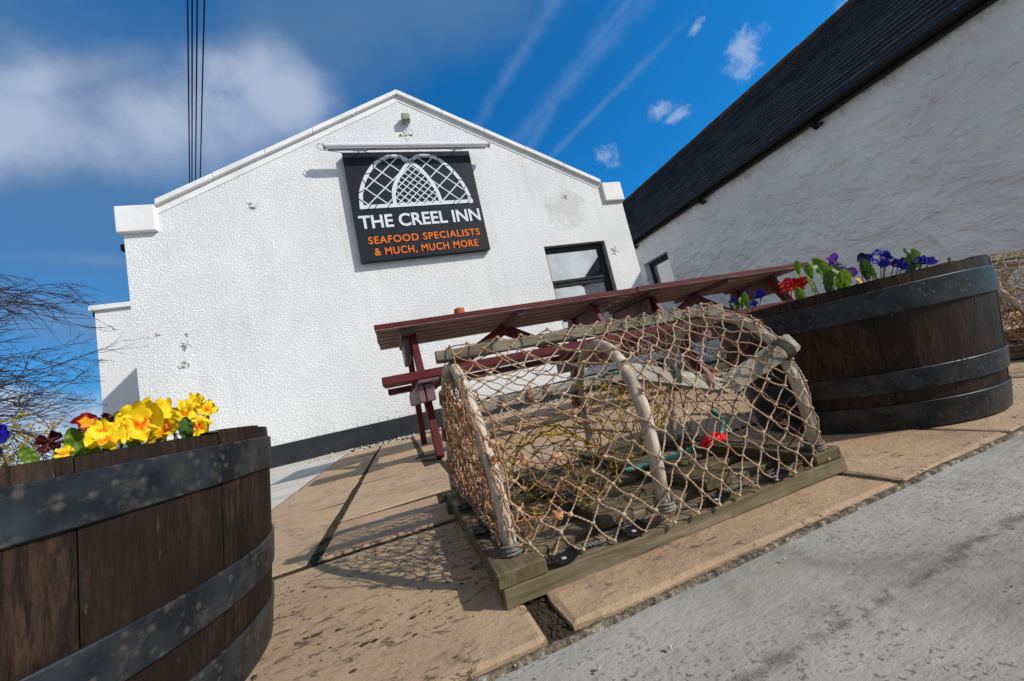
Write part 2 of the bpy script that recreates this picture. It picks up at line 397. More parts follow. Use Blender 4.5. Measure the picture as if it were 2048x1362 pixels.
def rope(name, c0, c1, c2=None, spec=0.2):
    m, t = new_mat(name)
    n = t.noise(t.obj, 26, 4, 0.6); f = t.noise(t.obj, 700, 2, 0.5)
    col = t.mixc(t.sstep(n, 0.35, 0.65), (*c0, 1), (*c1, 1))
    if c2: col = t.mixc(t.m('MULTIPLY', t.sstep(t.noise(t.obj, 7, 4, 0.6), 0.52, 0.64), 0.85), col, (*c2, 1))
    col = t.mixc(t.m('MULTIPLY', f, 0.4), col, (*[x*0.5 for x in c0], 1))
    fin(t, col, 0.85, bump(t, f, 0.6, 0.0008), spec=spec); return m
M['twine'] = rope('sandy_twine', (0.40, 0.265, 0.165), (0.56, 0.395, 0.27), (0.42, 0.21, 0.115))
M['twine_orange'] = rope('orange_brown_twine', (0.38, 0.15, 0.065), (0.52, 0.33, 0.21), (0.20, 0.11, 0.06))
M['twine_dark'] = rope('dark_brown_twine', (0.16, 0.09, 0.055), (0.30, 0.19, 0.13), (0.34, 0.14, 0.06))
M['twine_yellow'] = rope('mustard_twine', (0.42, 0.26, 0.03), (0.26, 0.16, 0.04), (0.60, 0.36, 0.02))
M['hemrope'] = rope('grey_green_rope', (0.12, 0.115, 0.09), (0.25, 0.23, 0.19))
M['fray'] = rope('frayed_orange', (0.60, 0.24, 0.10), (0.55, 0.33, 0.22))
M['teal'] = rope('teal_rope', (0.04, 0.22, 0.19), (0.20, 0.42, 0.36))
M['khaki'] = rope('khaki_cord', (0.055, 0.060, 0.035), (0.11, 0.11, 0.07))
M['pinkcord'] = rope('faded_pink_cord', (0.42, 0.20, 0.16), (0.30, 0.16, 0.13))
M['rubber'] = simple('black_rubber', (0.010, 0.010, 0.011), 0.5, 0.3, 30, 0.2)
M['nail'] = simple('galvanised_nail', (0.50, 0.52, 0.52), 0.45, 0.25, 90, 0.3, metal=0.3)
M['red'] = simple('red_plastic', (0.65, 0.012, 0.012), 0.3, 0.1, 20, 0)
# barrels
m, t = new_mat('dark_barrel_stave')
v = mapped(t, t.obj, (1, 1, 0.085)); g = t.noise(v, 150, 6, 0.75, 0.5); g2 = t.noise(mapped(t, t.obj, (1, 1, 0.5)), 9, 6, 0.65, 0.5)
col = t.mixc(t.sstep(g, 0.36, 0.66), (0.009, 0.0050, 0.0032, 1), (0.062, 0.032, 0.0180, 1))
col = t.mixc(t.m('MULTIPLY', t.sstep(g2, 0.46, 0.60), 0.85), col, (0.007, 0.0045, 0.0035, 1))
col = t.mixc(t.m('MULTIPLY', t.isl, 0.6), col, (0.016, 0.009, 0.006, 1))
col = t.mixc(t.m('MULTIPLY', t.sstep(t.noise(mapped(t, t.obj, (1, 1, 0.12)), 150, 3, 0.7), 0.66, 0.72), 0.35), col, (0.16, 0.10, 0.065, 1))
fin(t, col, 0.6, bump(t, g, 0.7, 0.003)); M['stave'] = m
m, t = new_mat('barrel_rim_end_grain')
g = t.noise(t.obj, 60, 6, 0.7)
fin(t, t.ramp(g, [(0.35, (0.035, 0.023, 0.016)), (0.65, (0.10, 0.072, 0.052))]), 0.85, bump(t, g, 0.8, 0.004)); M['rim'] = m
m, t = new_mat('corroded_hoop_steel')
g = t.noise(t.obj, 18, 6, 0.6); vo = t.new('ShaderNodeTexVoronoi'); vo.inputs['Scale'].default_value = 85; t.l.new(t.obj, vo.inputs['Vector']); sc_ = t.new('ShaderNodeSeparateColor'); t.l.new(vo.outputs['Color'], sc_.inputs[0])
bl = t.m('MULTIPLY', t.sstep(t.m('ADD', vo.outputs['Distance'], t.m('MULTIPLY', t.noise(t.obj, 220, 3, 0.6), 0.5)), 0.70, 0.30), t.sstep(t.m('ADD', sc_.outputs[0], t.m('MULTIPLY', t.noise(t.obj, 14, 3), 1.1)), 0.98, 1.12))
col = t.mixc(t.sstep(g, 0.35, 0.65), (0.010, 0.012, 0.015, 1), (0.032, 0.035, 0.038, 1))
msk = t.m('MULTIPLY', bl, 1.0)
col = t.mixc(t.m('MULTIPLY', msk, 0.75), col, (0.085, 0.070, 0.058, 1))
col = t.mixc(t.m('MULTIPLY', t.sstep(t.noise(t.obj, 42, 7, 0.72), 0.53, 0.63), 0.6), col, (0.062, 0.052, 0.046, 1))
fin(t, col, t.ramp(bl, [(0.0, 0.42), (1.0, 0.75)]), bump(t, bl, 0.35, 0.0015), 0.35); t.bsdf.inputs['Specular IOR Level'].default_value = 0.25; t.bsdf.inputs['Metallic'].default_value = 0.12; M['hoop'] = m
M['soil'] = simple('dark_soil', (0.030, 0.020, 0.013), 0.95, 0.5, 40, 1.0, bd=0.02)
# painted table
m, t = new_mat('maroon_table_paint')
n = t.noise(t.obj, 5, 6, 0.65); w_ = t.noise(mapped(t, t.obj, (0.12, 1, 1)), 70, 5, 0.7)
col = t.ramp(n, [(0.3, (0.070, 0.011, 0.012)), (0.7, (0.120, 0.022, 0.022))])
col = t.mixc(t.m('MULTIPLY', t.sstep(w_, 0.64, 0.74), 0.45), col, (0.26, 0.20, 0.18, 1))
fin(t, col, 0.45, bump(t, w_, 0.3, 0.002)); M['table'] = m
m, t = new_mat('faded_table_underside')
w_ = t.noise(mapped(t, t.obj, (0.12, 1, 1)), 60, 5, 0.7)
col = t.ramp(w_, [(0.35, (0.20, 0.13, 0.12)), (0.65, (0.42, 0.33, 0.31))])
fin(t, col, 0.8, bump(t, w_, 0.5, 0.002)); M['tableunder'] = m
M['cleat'] = simple('purple_faded_paint', (0.15, 0.085, 0.09), 0.55, 0.45, 9, 0.3)
M['terracotta'] = simple('terracotta', (0.42, 0.11, 0.04), 0.8, 0.15, 12, 0.2)
M['signboard'] = simple('charcoal_sign_board', (0.018, 0.021, 0.027), 0.38, 0.12, 3, 0.05)
M['signwhite'] = simple('white_lettering', (0.66, 0.70, 0.74), 0.5, 0.04, 5, 0)
M['signorange'] = simple('orange_lettering', (0.80, 0.17, 0.02), 0.5, 0.04, 5, 0)
M['lampbody'] = simple('white_lamp_casing', (0.68, 0.68, 0.70), 0.35, 0.08, 6, 0.05)
M['greybox'] = simple('olive_grey_box', (0.27, 0.28, 0.20), 0.5, 0.15, 12, 0.1)
M['cable'] = simple('black_cable', (0.02, 0.022, 0.03), 0.6, 0.2, 8, 0)
M['bark'] = simple('dark_thorn_bark', (0.045, 0.028, 0.024), 0.8, 0.4, 30, 0.4)
M['barkred'] = simple('reddish_twig', (0.10, 0.045, 0.035), 0.8, 0.4, 30, 0.4)
M['stone'] = simple('loose_pebble', (0.40, 0.36, 0.30), 0.9, 0.4, 30, 0.3)
M['debris'] = simple('leaf_litter', (0.045, 0.032, 0.022), 0.9, 0.5, 40, 0.3)

def petal_mat(name, pts, rough=0.5, trans=0.25):
    m, t = new_mat(name)
    at = t.new('ShaderNodeAttribute'); at.attribute_name = 'tone'
    n = t.noise(t.obj, 120, 3, 0.6)
    f = t.m('ADD', at.outputs['Fac'], t.m('MULTIPLY', t.m('SUBTRACT', n, 0.5), 0.12))
    col = t.ramp(f, pts)
    fin(t, col, rough, bump(t, t.noise(t.obj, 160, 3), 0.3, 0.0015), spec=0.3)
    tr = t.new('ShaderNodeBsdfTranslucent'); t.put(tr.inputs[0], col)
    mx = t.new('ShaderNodeMixShader'); mx.inputs[0].default_value = trans
    out = t.n['Material Output']
    t.l.new(t.bsdf.outputs[0], mx.inputs[1]); t.l.new(tr.outputs[0], mx.inputs[2]); t.l.new(mx.outputs[0], out.inputs[0])
    return m
M['yellow'] = petal_mat('yellow_petal', [(0.0, (0.85, 0.16, 0.0)), (0.22, (0.88, 0.26, 0.0)), (0.38, (0.86, 0.60, 0.01)), (0.9, (0.90, 0.66, 0.012)), (1.0, (0.75, 0.46, 0.01))])
M['redyel'] = petal_mat('red_edged_petal', [(0.0, (0.80, 0.35, 0.01)), (0.45, (0.85, 0.38, 0.01)), (0.58, (0.33, 0.006, 0.008)), (1.0, (0.13, 0.004, 0.008))])
M['maroon'] = petal_mat('withered_maroon_petal', [(0.0, (0.10, 0.05, 0.02)), (0.5, (0.09, 0.008, 0.016)), (1.0, (0.05, 0.006, 0.012))])
M['blue'] = petal_mat('deep_blue_petal', [(0.0, (0.75, 0.45, 0.01)), (0.16, (0.7, 0.4, 0.01)), (0.24, (0.015, 0.01, 0.12)), (0.6, (0.015, 0.012, 0.34)), (1.0, (0.02, 0.018, 0.42))])
M['deepblue'] = petal_mat('ink_blue_petal', [(0.0, (0.4, 0.3, 0.02)), (0.08, (0.02, 0.01, 0.10)), (0.5, (0.012, 0.010, 0.24)), (1.0, (0.018, 0.015, 0.33))])
M['violet'] = petal_mat('violet_petal', [(0.0, (0.35, 0.25, 0.5)), (0.4, (0.26, 0.06, 0.46)), (1.0, (0.17, 0.03, 0.36))])
M['redp'] = petal_mat('scarlet_petal', [(0.0, (0.75, 0.4, 0.02)), (0.2, (0.70, 0.25, 0.02)), (0.32, (0.60, 0.008, 0.008)), (1.0, (0.48, 0.006, 0.010))])
M['navy'] = petal_mat('blackish_navy_petal', [(0.0, (0.05, 0.02, 0.08)), (0.5, (0.02, 0.010, 0.10)), (1.0, (0.015, 0.008, 0.06))])
M['leaf'] = petal_mat('primula_leaf', [(0.0, (0.16, 0.22, 0.05)), (0.25, (0.12, 0.21, 0.016)), (1.0, (0.17, 0.29, 0.022))], 0.42, 0.4)
M['leafd'] = petal_mat('dark_leaf', [(0.0, (0.10, 0.16, 0.06)), (0.3, (0.055, 0.115, 0.022)), (1.0, (0.075, 0.15, 0.035))], 0.5, 0.25)
M['stem'] = simple('pale_stem', (0.20, 0.16, 0.08), 0.6, 0.3, 30, 0.2)
M['stempink'] = simple('pink_stem', (0.40, 0.15, 0.15), 0.6, 0.3, 30, 0.2)
M['forsythia'] = petal_mat('yellow_olive_bud', [(0.0, (0.30, 0.20, 0.02)), (0.5, (0.36, 0.26, 0.02)), (1.0, (0.17, 0.15, 0.02))])
# ------------------------------------------------------------------ ground
def sheet(name, x0, y0, x1, y1, z, mat, nx=1, ny=1, kind='structure'):
    b = MB(); vs = []; fs = []
    for j in range(ny+1):
        for i in range(nx+1): vs.append((x0+(x1-x0)*i/nx, y0+(y1-y0)*j/ny, z))
    for j in range(ny):
        for i in range(nx):
            a = j*(nx+1)+i; fs.append((a, a+1, a+nx+2, a+nx+1))
    b.add(vs, fs); o = b.build(name, mat); tag(o, kind=kind); return o
sheet('ground', -300, -300, 300, 300, -0.045, M['ground'])
sheet('mortar_bed', -0.61, 0.462, 9.0, 5.376, -0.0042, M['mortar'])
sheet('footpath', -9.0, -3.0, 9.0, 0.452, -0.004, M['concrete'])
sheet('pale_concrete_apron', -9.0, 0.462, -0.612, 7.9, -0.006, M['concrete2'])
# slabs
slabs = MB()
def slab(x0, y0, x1, y1, g=0.006, dz=0.0):
    if y0 > 1.04: g = .008
    # irregular riven slab with a softened edge
    nx = max(2, int((x1-x0)/0.06)); ny = max(2, int((y1-y0)/0.06))
    x0 += g; y0 += g; x1 -= g; y1 -= g
    vs = []; fs = []
    sd_ = U(0, 100)
    def edge(t_, s_): return 0.0035*noise.noise(V((t_*9, s_, sd_)))+.0015*noise.noise(V((t_*31, s_, sd_)))
    tx, ty = U(-0.003, 0.003), U(-0.003, 0.003)
    ea = .007/(x1-x0); eb = .007/(y1-y0)
    cols_ = [0, ea] + [i/nx for i in range(1, nx)] + [1-ea, 1]
    rows_ = [0, eb] + [i/ny for i in range(1, ny)] + [1-eb, 1]
    for b_ in rows_:
        for a_ in cols_:
            x = x0+(x1-x0)*a_; y = y0+(y1-y0)*b_
            x += edge(b_*3+7, 1) if a_ in (0, 1) else 0; y += edge(a_*3, 5) if b_ in (0, 1) else 0
            z = 0.003*noise.noise(V((x*5, y*5, sd_))) + tx*(a_-.5)*2 + ty*(b_-.5)*2 + dz
            if a_ in (0, 1) or b_ in (0, 1): z -= 0.003+.002*abs(noise.noise(V((x*40, y*40, 1))))
            vs.append((x, y, z))
    C_ = len(cols_); R_ = len(rows_)
    for j in range(R_-1):
        for i in range(C_-1):
            a = j*C_+i; fs.append((a, a+1, a+C_+1, a+C_))
    # skirt
    n0 = len(vs); ring = [i for i in range(C_)] + [j*C_+C_-1 for j in range(1, R_)] + [(R_-1)*C_+i for i in range(C_-2, -1, -1)] + [j*C_ for j in range(R_-2, 0, -1)]
    for k, i in enumerate(ring): vs.append((vs[i][0], vs[i][1], -0.04))
    for k in range(len(ring)):
        a, b_ = ring[k], ring[(k+1) % len(ring)]; fs.append((a, n0+k, n0+(k+1) % len(ring), b_))
    slabs.add(vs, fs)
# front row
slab(-1.70, .463, -1.06, 1.045); slab(-1.05, .463, -0.62, 1.045)
slab(-0.61, .463, 0.120, 1.043, 0.004); slab(0.147, .463, 0.765, 1.043, .004); slab(0.778, .463, 1.105, 1.043, .004, -.002)
slab(1.120, .463, 1.74, 1.043, .004); slab(1.75, .463, 2.36, 1.043); slab(2.37, .463, 2.98, 1.043)
# left column between the pale concrete and the wide mortar joint
for a_, b_ in ((1.053, 1.725), (1.730, 2.480), (2.490, 3.30), (3.31, 3.75), (3.76, 4.62)): slab(-0.605, a_, -0.250, b_, .004)
# column right of the joint
for a_, b_ in ((1.053, 1.396), (1.404, 2.10), (2.108, 2.478), (2.486, 3.2), (3.21, 3.66), (3.67, 4.62)):
    slab(-0.243, a_, 0.085 if a_ > 2.1 else 0.16, b_, .004)
xx = 0.105
rr_ = [(1.053, 1.50), (1.508, 2.02), (2.028, 2.60), (2.608, 3.06), (3.07, 3.66), (3.67, 4.14), (4.15, 4.62)]
for k, (a_, b_) in enumerate(rr_):
    x = 0.17 if a_ < 2.1 else 0.105
    if 2.0 < a_ < 2.2: x = 0.17
    while x < 5.2:
        w_ = rnd.choice([0.45, 0.6, 0.62, 0.75, 0.9]); slab(x, a_, min(x+w_, 5.35), b_, .005); x += w_+0.012
for k in range(5): slab(3.0+k*.63, .463, 3.62+k*.63, 1.043)
o = slabs.build('paving', M['paving']); tag(o, kind='structure')
# rough mortar bead between the paving and the path
b = MB(); x = -3.0; vs = []; fs = []; i = 0
while x < 5.0:
    dx = 0.004 if -0.6 < x < 1.6 else 0.03
    hh = 0.0016 + 0.0022*noise.noise(V((x*30, 0, 3))) + 0.002*noise.noise(V((x*120, 4, 3)))
    a0 = 0.0035*noise.noise(V((x*22, 9, 1))); a1 = 0.004*noise.noise(V((x*26, 2, 8)))
    vs += [(x, 0.449+a0, -0.009), (x, 0.453+a0, hh*.8), (x, 0.459+a1*.6, hh*0.6), (x, 0.468+a1, -0.010)]
    if i:
        o_ = (i-1)*4
        for k in range(3): fs.append((o_+k, o_+k+4, o_+k+5, o_+k+1))
    i += 1; x += dx
b.add(vs, fs); tag(b.build('mortar_edging', M['edge'], smooth=False), kind='structure')
# loose grit, pebbles and leaf crumbs
b = MB()
for _ in range(420):
    x, y = U(-0.55, 0.15), U(0.47, 1.0)
    if rnd.random() < 0.08: x, y = U(-0.3, 1.8), U(0.05, 0.45)
    b.blob((x, y, 0.0005), U(0.0006, 0.0021), (1.6, 1, 0.5), 0.3)
for _ in range(22): b.blob((U(-.45, .1), U(.46, .7), 0.001), U(.002, .0045), (1.5, 1, .35), .4)
for _ in range(260): b.blob((U(-.256, -.236), U(1.05, 4.5)**1.0, -.003), U(.0015, .005), (1.3, 1, .5), .4)
for _ in range(70): b.blob((U(.122, .146), U(.465, .56), -.003), U(.001, .003), (1.3, 1, .6), .4)
for _ in range(260): b.blob((U(-.6, 2.0), 1.048+U(-.006, .006), -.003), U(.001, .0035), (1.3, 1, .5), .4)
tag(b.build('leaf_litter', M['debris']), kind='stuff', label='dark crumbs of leaf litter and grit scattered over the slabs', cat='litter')
b = MB()
for _ in range(900):
    x = U(-1.0, 4.3); b.blob((x, 4.62+U(0, .75)**1.3*0.9, U(-.008, .003)), U(0.008, 0.020), (1, 1, .7), .3)
for _ in range(60): b.blob((U(-.5, 1.5), U(.2, 1.0), 0.001), U(.0012, .0028), (1, 1, .7), .3)
tag(b.build('gravel', M['stone']), kind='stuff', label='pale loose gravel strip along the foot of the gable wall', cat='gravel')

# ------------------------------------------------------------------ the inn
D0 = 5.376; XL, XR, XM = -2.719, 4.315, 0.798
inn = empty('inn_building', (XM, D0, 0), 'white roughcast gabled inn building with black painted plinth and a window at right', 'building')
WX0, WX1, WZ0, WZ1 = 2.633, 3.761, 0.95, 2.397
ZE, ZA = 3.42, 5.06
def zr(x): return ZA - abs(x-XM)*(ZA-ZE)/(XM+2.37)
ZPL = 0.246
b = MB()
def wallpoly(pts):   # front face only
    b.add([(x, D0, z) for x, z in pts], [tuple(range(len(pts)))])
wallpoly([(XL, ZPL), (XM, ZPL), (XM, zr(XM)), (-2.37, ZE-.02), (-2.37, 3.3), (XL, 3.3)])
wallpoly([(XM, ZPL), (WX0, ZPL), (WX0, zr(WX0)), (XM, zr(XM))])
wallpoly([(WX0, ZPL), (WX1, ZPL), (WX1, WZ0), (WX0, WZ0)])
wallpoly([(WX0, WZ1), (WX1, WZ1), (WX1, zr(WX1)), (WX0, zr(WX0))])
wallpoly([(WX1, ZPL), (XR, ZPL), (XR, 3.3), (3.966, 3.3), (3.966, ZE-.02), (WX1, zr(WX1))])
# side walls and back, reveal
b.add([(XL, D0, ZPL), (XL, D0, 3.3), (XL, 13, 3.3), (XL, 13, ZPL)], [(0, 1, 2, 3)])
b.add([(XR, D0, ZPL), (XR, 13, ZPL), (XR, 13, 3.3), (XR, D0, 3.3)], [(0, 1, 2, 3)])
b.add([(XL, 13, 0), (XR, 13, 0), (XR, 13, 3.0), (XM, 13, 4.7), (XL, 13, 3.0)], [(4, 3, 2, 1, 0)])
# back of the parapet above the roof
b.add([(x, D0+.30, z) for x, z in [(XL, 2.9), (XR, 2.9), (XR, 3.3), (3.966, ZE), (XM, ZA), (-2.37, ZE), (XL, 3.3)]], [tuple(range(7))])
b.build('roughcast_wall', M['harl'], inn)
b = MB()
for q in ([(WX0, WZ0), (WX0, WZ1)], [(WX0, WZ1), (WX1, WZ1)], [(WX1, WZ1), (WX1, WZ0)]):
    (x0, z0), (x1, z1) = q; b.add([(x0, D0, z0), (x1, D0, z1), (x1, D0+.17, z1), (x0, D0+.17, z0)], [(0, 1, 2, 3)])
b.build('window_reveal', M['sillwhite'], inn)
b = MB(); b.box((XL-.012, D0-.012, -.05), (XR+.012, D0+.2, ZPL)); b.box((XL-.012, D0+.2, -.05), (XL+.2, 13, ZPL)); b.box((XR-.2, D0+.2, -.05), (XR+.012, 13, ZPL))
b.build('plinth', M['plinth'], inn, bevel=0.004)
# smooth render band under the coping
def slope_pt(x, off): return (x, zr(x)+off)
for sgn, nm in ((-1, 'l'), (1, 'r')):
    xe = XM + sgn*3.168
    b = MB(); n = 5
    for k in range(n):
        xa = XM + (xe-XM)*k/n; xb = XM + (xe-XM)*(k+1)/n - sgn*0.004
        oa = U(-.004, .004)
        for (y0, y1) in ((D0-.055, D0+.34),):
            za, zb = zr(xa)-.005+oa, zr(xb)-.005+oa
            vs = [(xa, y0, za), (xb, y0, zb), (xb, y1, zb), (xa, y1, za), (xa, y0, za+.075), (xb, y0, zb+.075), (xb, y1, zb+.075), (xa, y1, za+.075)]
            b.add(vs, [(0,3,2,1),(4,5,6,7),(0,1,5,4),(1,2,6,5),(2,3,7,6),(3,0,4,7)])
    b.build('coping', M['smooth'], inn, bevel=0.008, seg=2)
    b = MB()
    xa, xb = XM, xe
    vs = [(xa, D0-.008, zr(xa)-.10), (xb, D0-.008, zr(xb)-.10), (xb, D0-.008, zr(xb)), (xa, D0-.008, zr(xa)), ]
    vs += [(x, D0+.02, z) for x, y, z in vs]
    b.add(vs, [(0,1,2,3),(0,4,5,1),(3,2,6,7),(1,5,6,2)]); b.build('smooth_band', M['smooth'], inn)
    b = MB()
    if sgn < 0: b.box((XL-.045, D0-.06, 3.088), (XL+.349, D0+.36, 3.425))
    else: b.box((XR-.349, D0-.06, 3.088), (XR+.03, D0+.36, 3.425))
    b.build('kneeler', M['smooth'], inn, bevel=0.012, seg=2)
# roof behind the parapet
b = MB()
for sgn, xe in ((-1, XL-.05), (1, XR+.05)):
    b.add([(XM, D0+.3, 4.86), (xe, D0+.3, 3.0), (xe, 13.2, 3.0), (XM, 13.2, 4.86)], [(0, 1, 2, 3)])
b.build('roof', M['slate'], inn)
b = MB(); b.box((XL-.10, D0+.10, 2.93), (XL-.002, 13.0, 3.02)); b.build('gutter', M['gutter'], inn, bevel=.01)
# rear wing, left
b = MB(); b.box((-4.54, 8.0, 0), (XL-.005, 12.5, 3.10)); b.build('rear_wing_wall', M['harl'], inn)
b = MB(); b.box((-4.60, 7.95, 3.10), (XL-.008, 12.6, 3.19)); b.build('rear_wing_coping', M['smooth'], inn, bevel=.008)
b = MB(); b.box((-4.585, 8.03, 3.02), (-4.545, 12.5, 3.097)); b.tube([(-4.56, 8.30, 3.05), (-4.56, 8.30, 0.02)], .014, 8); b.build('rear_wing_gutter', M['gutter'], inn)
# window
yw = D0+.10
b = MB()
def fr(x0, z0, x1, z1, y0=yw, y1=yw+.06): b.box((x0, y0, z0), (x1, y1, z1))
fr(WX0, WZ1-.085, WX1, WZ1); fr(WX0, WZ0, WX0+.06, WZ1-.085); fr(WX1-.10, WZ0, WX1, WZ1-.085)
zt = WZ1-.56
fr(WX0+.06, zt-.05, WX1-.10, zt, yw-.004)
fr(WX0+.06, zt-.115, WX1-.10, zt-.053, yw+.012)
fr(WX0+.06, WZ0, WX1-.10, WZ0+.09)
w = b.build('window', M['blackframe'], inn, bevel=.005)
b = MB(); b.box((WX0+.06, yw+.03, zt), (WX1-.10, yw+.036, WZ1-.085)); b.build('pane', M['glass'], w)
b = MB(); b.box((WX0+.06, yw+.04, WZ0+.09), (WX1-.10, yw+.046, zt-.115)); b.build('pane', M['glass'], w)
b = MB(); vs = []; fs = []
for i in range(41):
    x = WX1-.42+.32*i/40; y = yw+.12+.018*math.sin(i*1.55)
    vs += [(x, y, WZ0+.02), (x, y, WZ1-.1)]
    if i: fs.append((2*i-2, 2*i, 2*i+1, 2*i-1))
b.add(vs, fs); b.build('curtain', M['curtain'], w, smooth=True)
b = MB()
for y_, z_ in ((yw+.9, 0),): b.box((WX0-.4, yw+.9, .6), (WX1+.4, yw+.95, 2.7))
b.build('room_backing', M['dark'], w)
b = MB()
fc = V((2.80, yw+.13, 1.50))
for k in range(14):
    a = U(0, 6.28); e = U(-.3, 1.2); r = U(.0, .06); b.blob(fc+V((r*math.cos(a)*1.5, U(-.02, .03), r*math.sin(e)+U(-.03, .03))), U(.025, .045), (1, .6, 1), .3)
b.tube([fc+V((0, .02, -.5)), fc], .008)
o = b.build('ornament', M['whiteobj'], at=(fc.x, fc.y, 1.0), smooth=True)
tag(o, 'white flower ornament standing behind the lower pane of the inn window', 'ornament')
b = MB(); b.box((WX0-.02, D0-.06, WZ0-.07), (WX1+.02, D0+.10, WZ0-.002)); b.build('sill', M['smooth'], w, bevel=.01)

# ------------------------------------------------------------------ sign
sign = empty('inn_sign', (.79, D0, 2.4), 'charcoal inn sign with crossed white arches and the words THE CREEL INN', 'sign')
SY = D0-.095
b = MB()
b.add([(-.135, SY, 2.403), (1.716, SY, 2.411), (1.717, SY, 4.045), (-.135, SY, 4.051), (-.135, SY+.08, 2.403), (1.716, SY+.08, 2.411), (1.717, SY+.08, 4.045), (-.135, SY+.08, 4.051)],
      [(3,2,1,0),(4,5,6,7),(0,1,5,4),(1,2,6,5),(2,3,7,6),(3,0,4,7)])
b.build('board', M['signboard'], sign, bevel=.004)
b = MB()
for x in (.1, 1.45):
    for z in (2.7, 3.8): b.box((x, SY+.082, z), (x+.05, D0-.002, z+.05))
b.build('batten', M['gutter'], sign)
def poly_at(path, t):
    L = [0]
    for p, q in zip(path, path[1:]): L.append(L[-1]+math.dist(p, q))
    s_ = t*L[-1]
    for i in range(len(path)-1):
        if s_ <= L[i+1]+1e-9:
            k = (s_-L[i])/(L[i+1]-L[i]+1e-12); return (path[i][0]+(path[i+1][0]-path[i][0])*k, path[i][1]+(path[i+1][1]-path[i][1])*k)
    return path[-1]
archL = [(-.024, 3.172), (.001, 3.42), (.103, 3.665), (.256, 3.867), (.416, 3.969), (.568, 4.001), (.69, 3.974), (.786, 3.911), (.935, 3.774), (1.051, 3.577), (1.124, 3.381), (1.149, 3.175)]
archR = [(.43, 3.190), (.443, 3.395), (.487, 3.532), (.602, 3.715), (.737, 3.877), (.862, 3.970), (.998, 3.998), (1.169, 3.962), (1.325, 3.835), (1.468, 3.632), (1.561, 3.407), (1.605, 3.171)]
def smooth_path(P, n=48):
    out = []
    m_ = len(P)
    for k in range(n+1):
        t_ = k/n*(m_-1); i = min(int(t_), m_-2); u = t_-i
        p0 = P[max(i-1, 0)]; p1 = P[i]; p2 = P[i+1]; p3 = P[min(i+2, m_-1)]
        out.append(tuple(.5*((2*p1[c])+(-p0[c]+p2[c])*u+(2*p0[c]-5*p1[c]+4*p2[c]-p3[c])*u*u+(-p0[c]+3*p1[c]-3*p2[c]+p3[c])*u**3) for c in (0, 1)))
    return out
archL = smooth_path(archL); archR = smooth_path(archR)
emb = MB()
def ribbon(path, w_, y, y1):
    vs = []; fs = []; m_ = len(path)
    for i, p in enumerate(path):
        a = path[max(i-1, 0)]; c = path[min(i+1, m_-1)]
        d_ = V((c[0]-a[0], c[1]-a[1])).normalized(); nn = V((-d_.y, d_.x))
        q = V(p)
        for off, yy in ((0, y), (-w_, y), (-w_, y1), (0, y1)): vs.append((q.x+nn.x*off, yy, q.y+nn.y*off))
        if i:
            o_ = (i-1)*4
            for k in range(4): fs.append((o_+k, o_+(k+1) % 4, o_+4+(k+1) % 4, o_+4+k))
    fs += [(0,1,2,3), (m_*4-1, m_*4-2, m_*4-3, m_*4-4)]
    return vs, fs
YB = SY+.001
emb.add(*ribbon(archL, .052, SY-.006, YB)); emb.add(*ribbon(archR, .052, SY-.0075, YB))
emb.box((-.024, SY-.009, 3.172), (1.605, YB, 3.228))
def inside(p, path):
    x, z = p
    if z < 3.2: return False
    c = False; P = path+[(path[-1][0], 3.17), (path[0][0], 3.17)]
    for (x0, z0), (x1, z1) in zip(P, P[1:]+P[:1]):
        if (z0 > z) != (z1 > z) and x < (x1-x0)*(z-z0)/(z1-z0)+x0: c = not c
    return c
def lattice(test, pitch, w_, ph, y):
    for sg in (1, -1):
        k = -30
        while k < 40:
            c0 = k*pitch+ph
            run = []
            for i in range(0, 401):
                s_ = i/400*3.0-.6
                p = (s_, 3.0+sg*(s_-c0)*0.93)
                if test(p): run.append(p)
                else:
                    if len(run) > 3: emb.add(*ribbon([run[0], run[-1]], w_, y-(.0004 if sg > 0 else 0), YB))
                    run = []
            k += 1
lattice(lambda p: inside(p, archL) and not inside(p, archR), .262, .016, .10, SY-.0045)
lattice(lambda p: inside(p, archR) and not inside(p, archL), .262, .016, .10, SY-.0045)
lattice(lambda p: inside(p, archR) and inside(p, archL), .118, .014, .02, SY-.0050)
emb.build('emblem', M['signwhite'], sign)
# dark cord ties crossing the white arches
b = MB()
for path, t0, t1 in ((archL, .06, .62), (archR, .40, .95)):
    n_ = 9
    for k in range(n_):
        t_ = t0+(t1-t0)*k/(n_-1)
        p = poly_at(path, t_); q = poly_at(path, min(1, t_+.02)); d_ = V((q[0]-p[0], q[1]-p[1])).normalized(); nn = V((d_.y, -d_.x))
        s_ = d_*(.035 if k % 2 else -.035)
        a = V(p)-nn*.006-s_; c = V(p)+nn*.072+s_
        b.add(*ribbon([tuple(a), tuple(c)], .010, SY-.0095, SY-.002))
for k in range(5):
    x = .07+k*.088; b.add(*ribbon([(x, 3.165), (x+.06, 3.235)], .010, SY-.0112, SY-.002)) if k in (0, 1, 3) else None
    x = 1.28+k*.075
    if k in (0, 1, 3): b.add(*ribbon([(x, 3.165), (x+.06, 3.235)], .010, SY-.0112, SY-.002))
for k in range(6): x = .52+k*.118; b.box((x-.007, SY-.0125, 3.205), (x+.007, SY-.002, 3.219))
b.build('cord_tie', M['signboard'], sign)
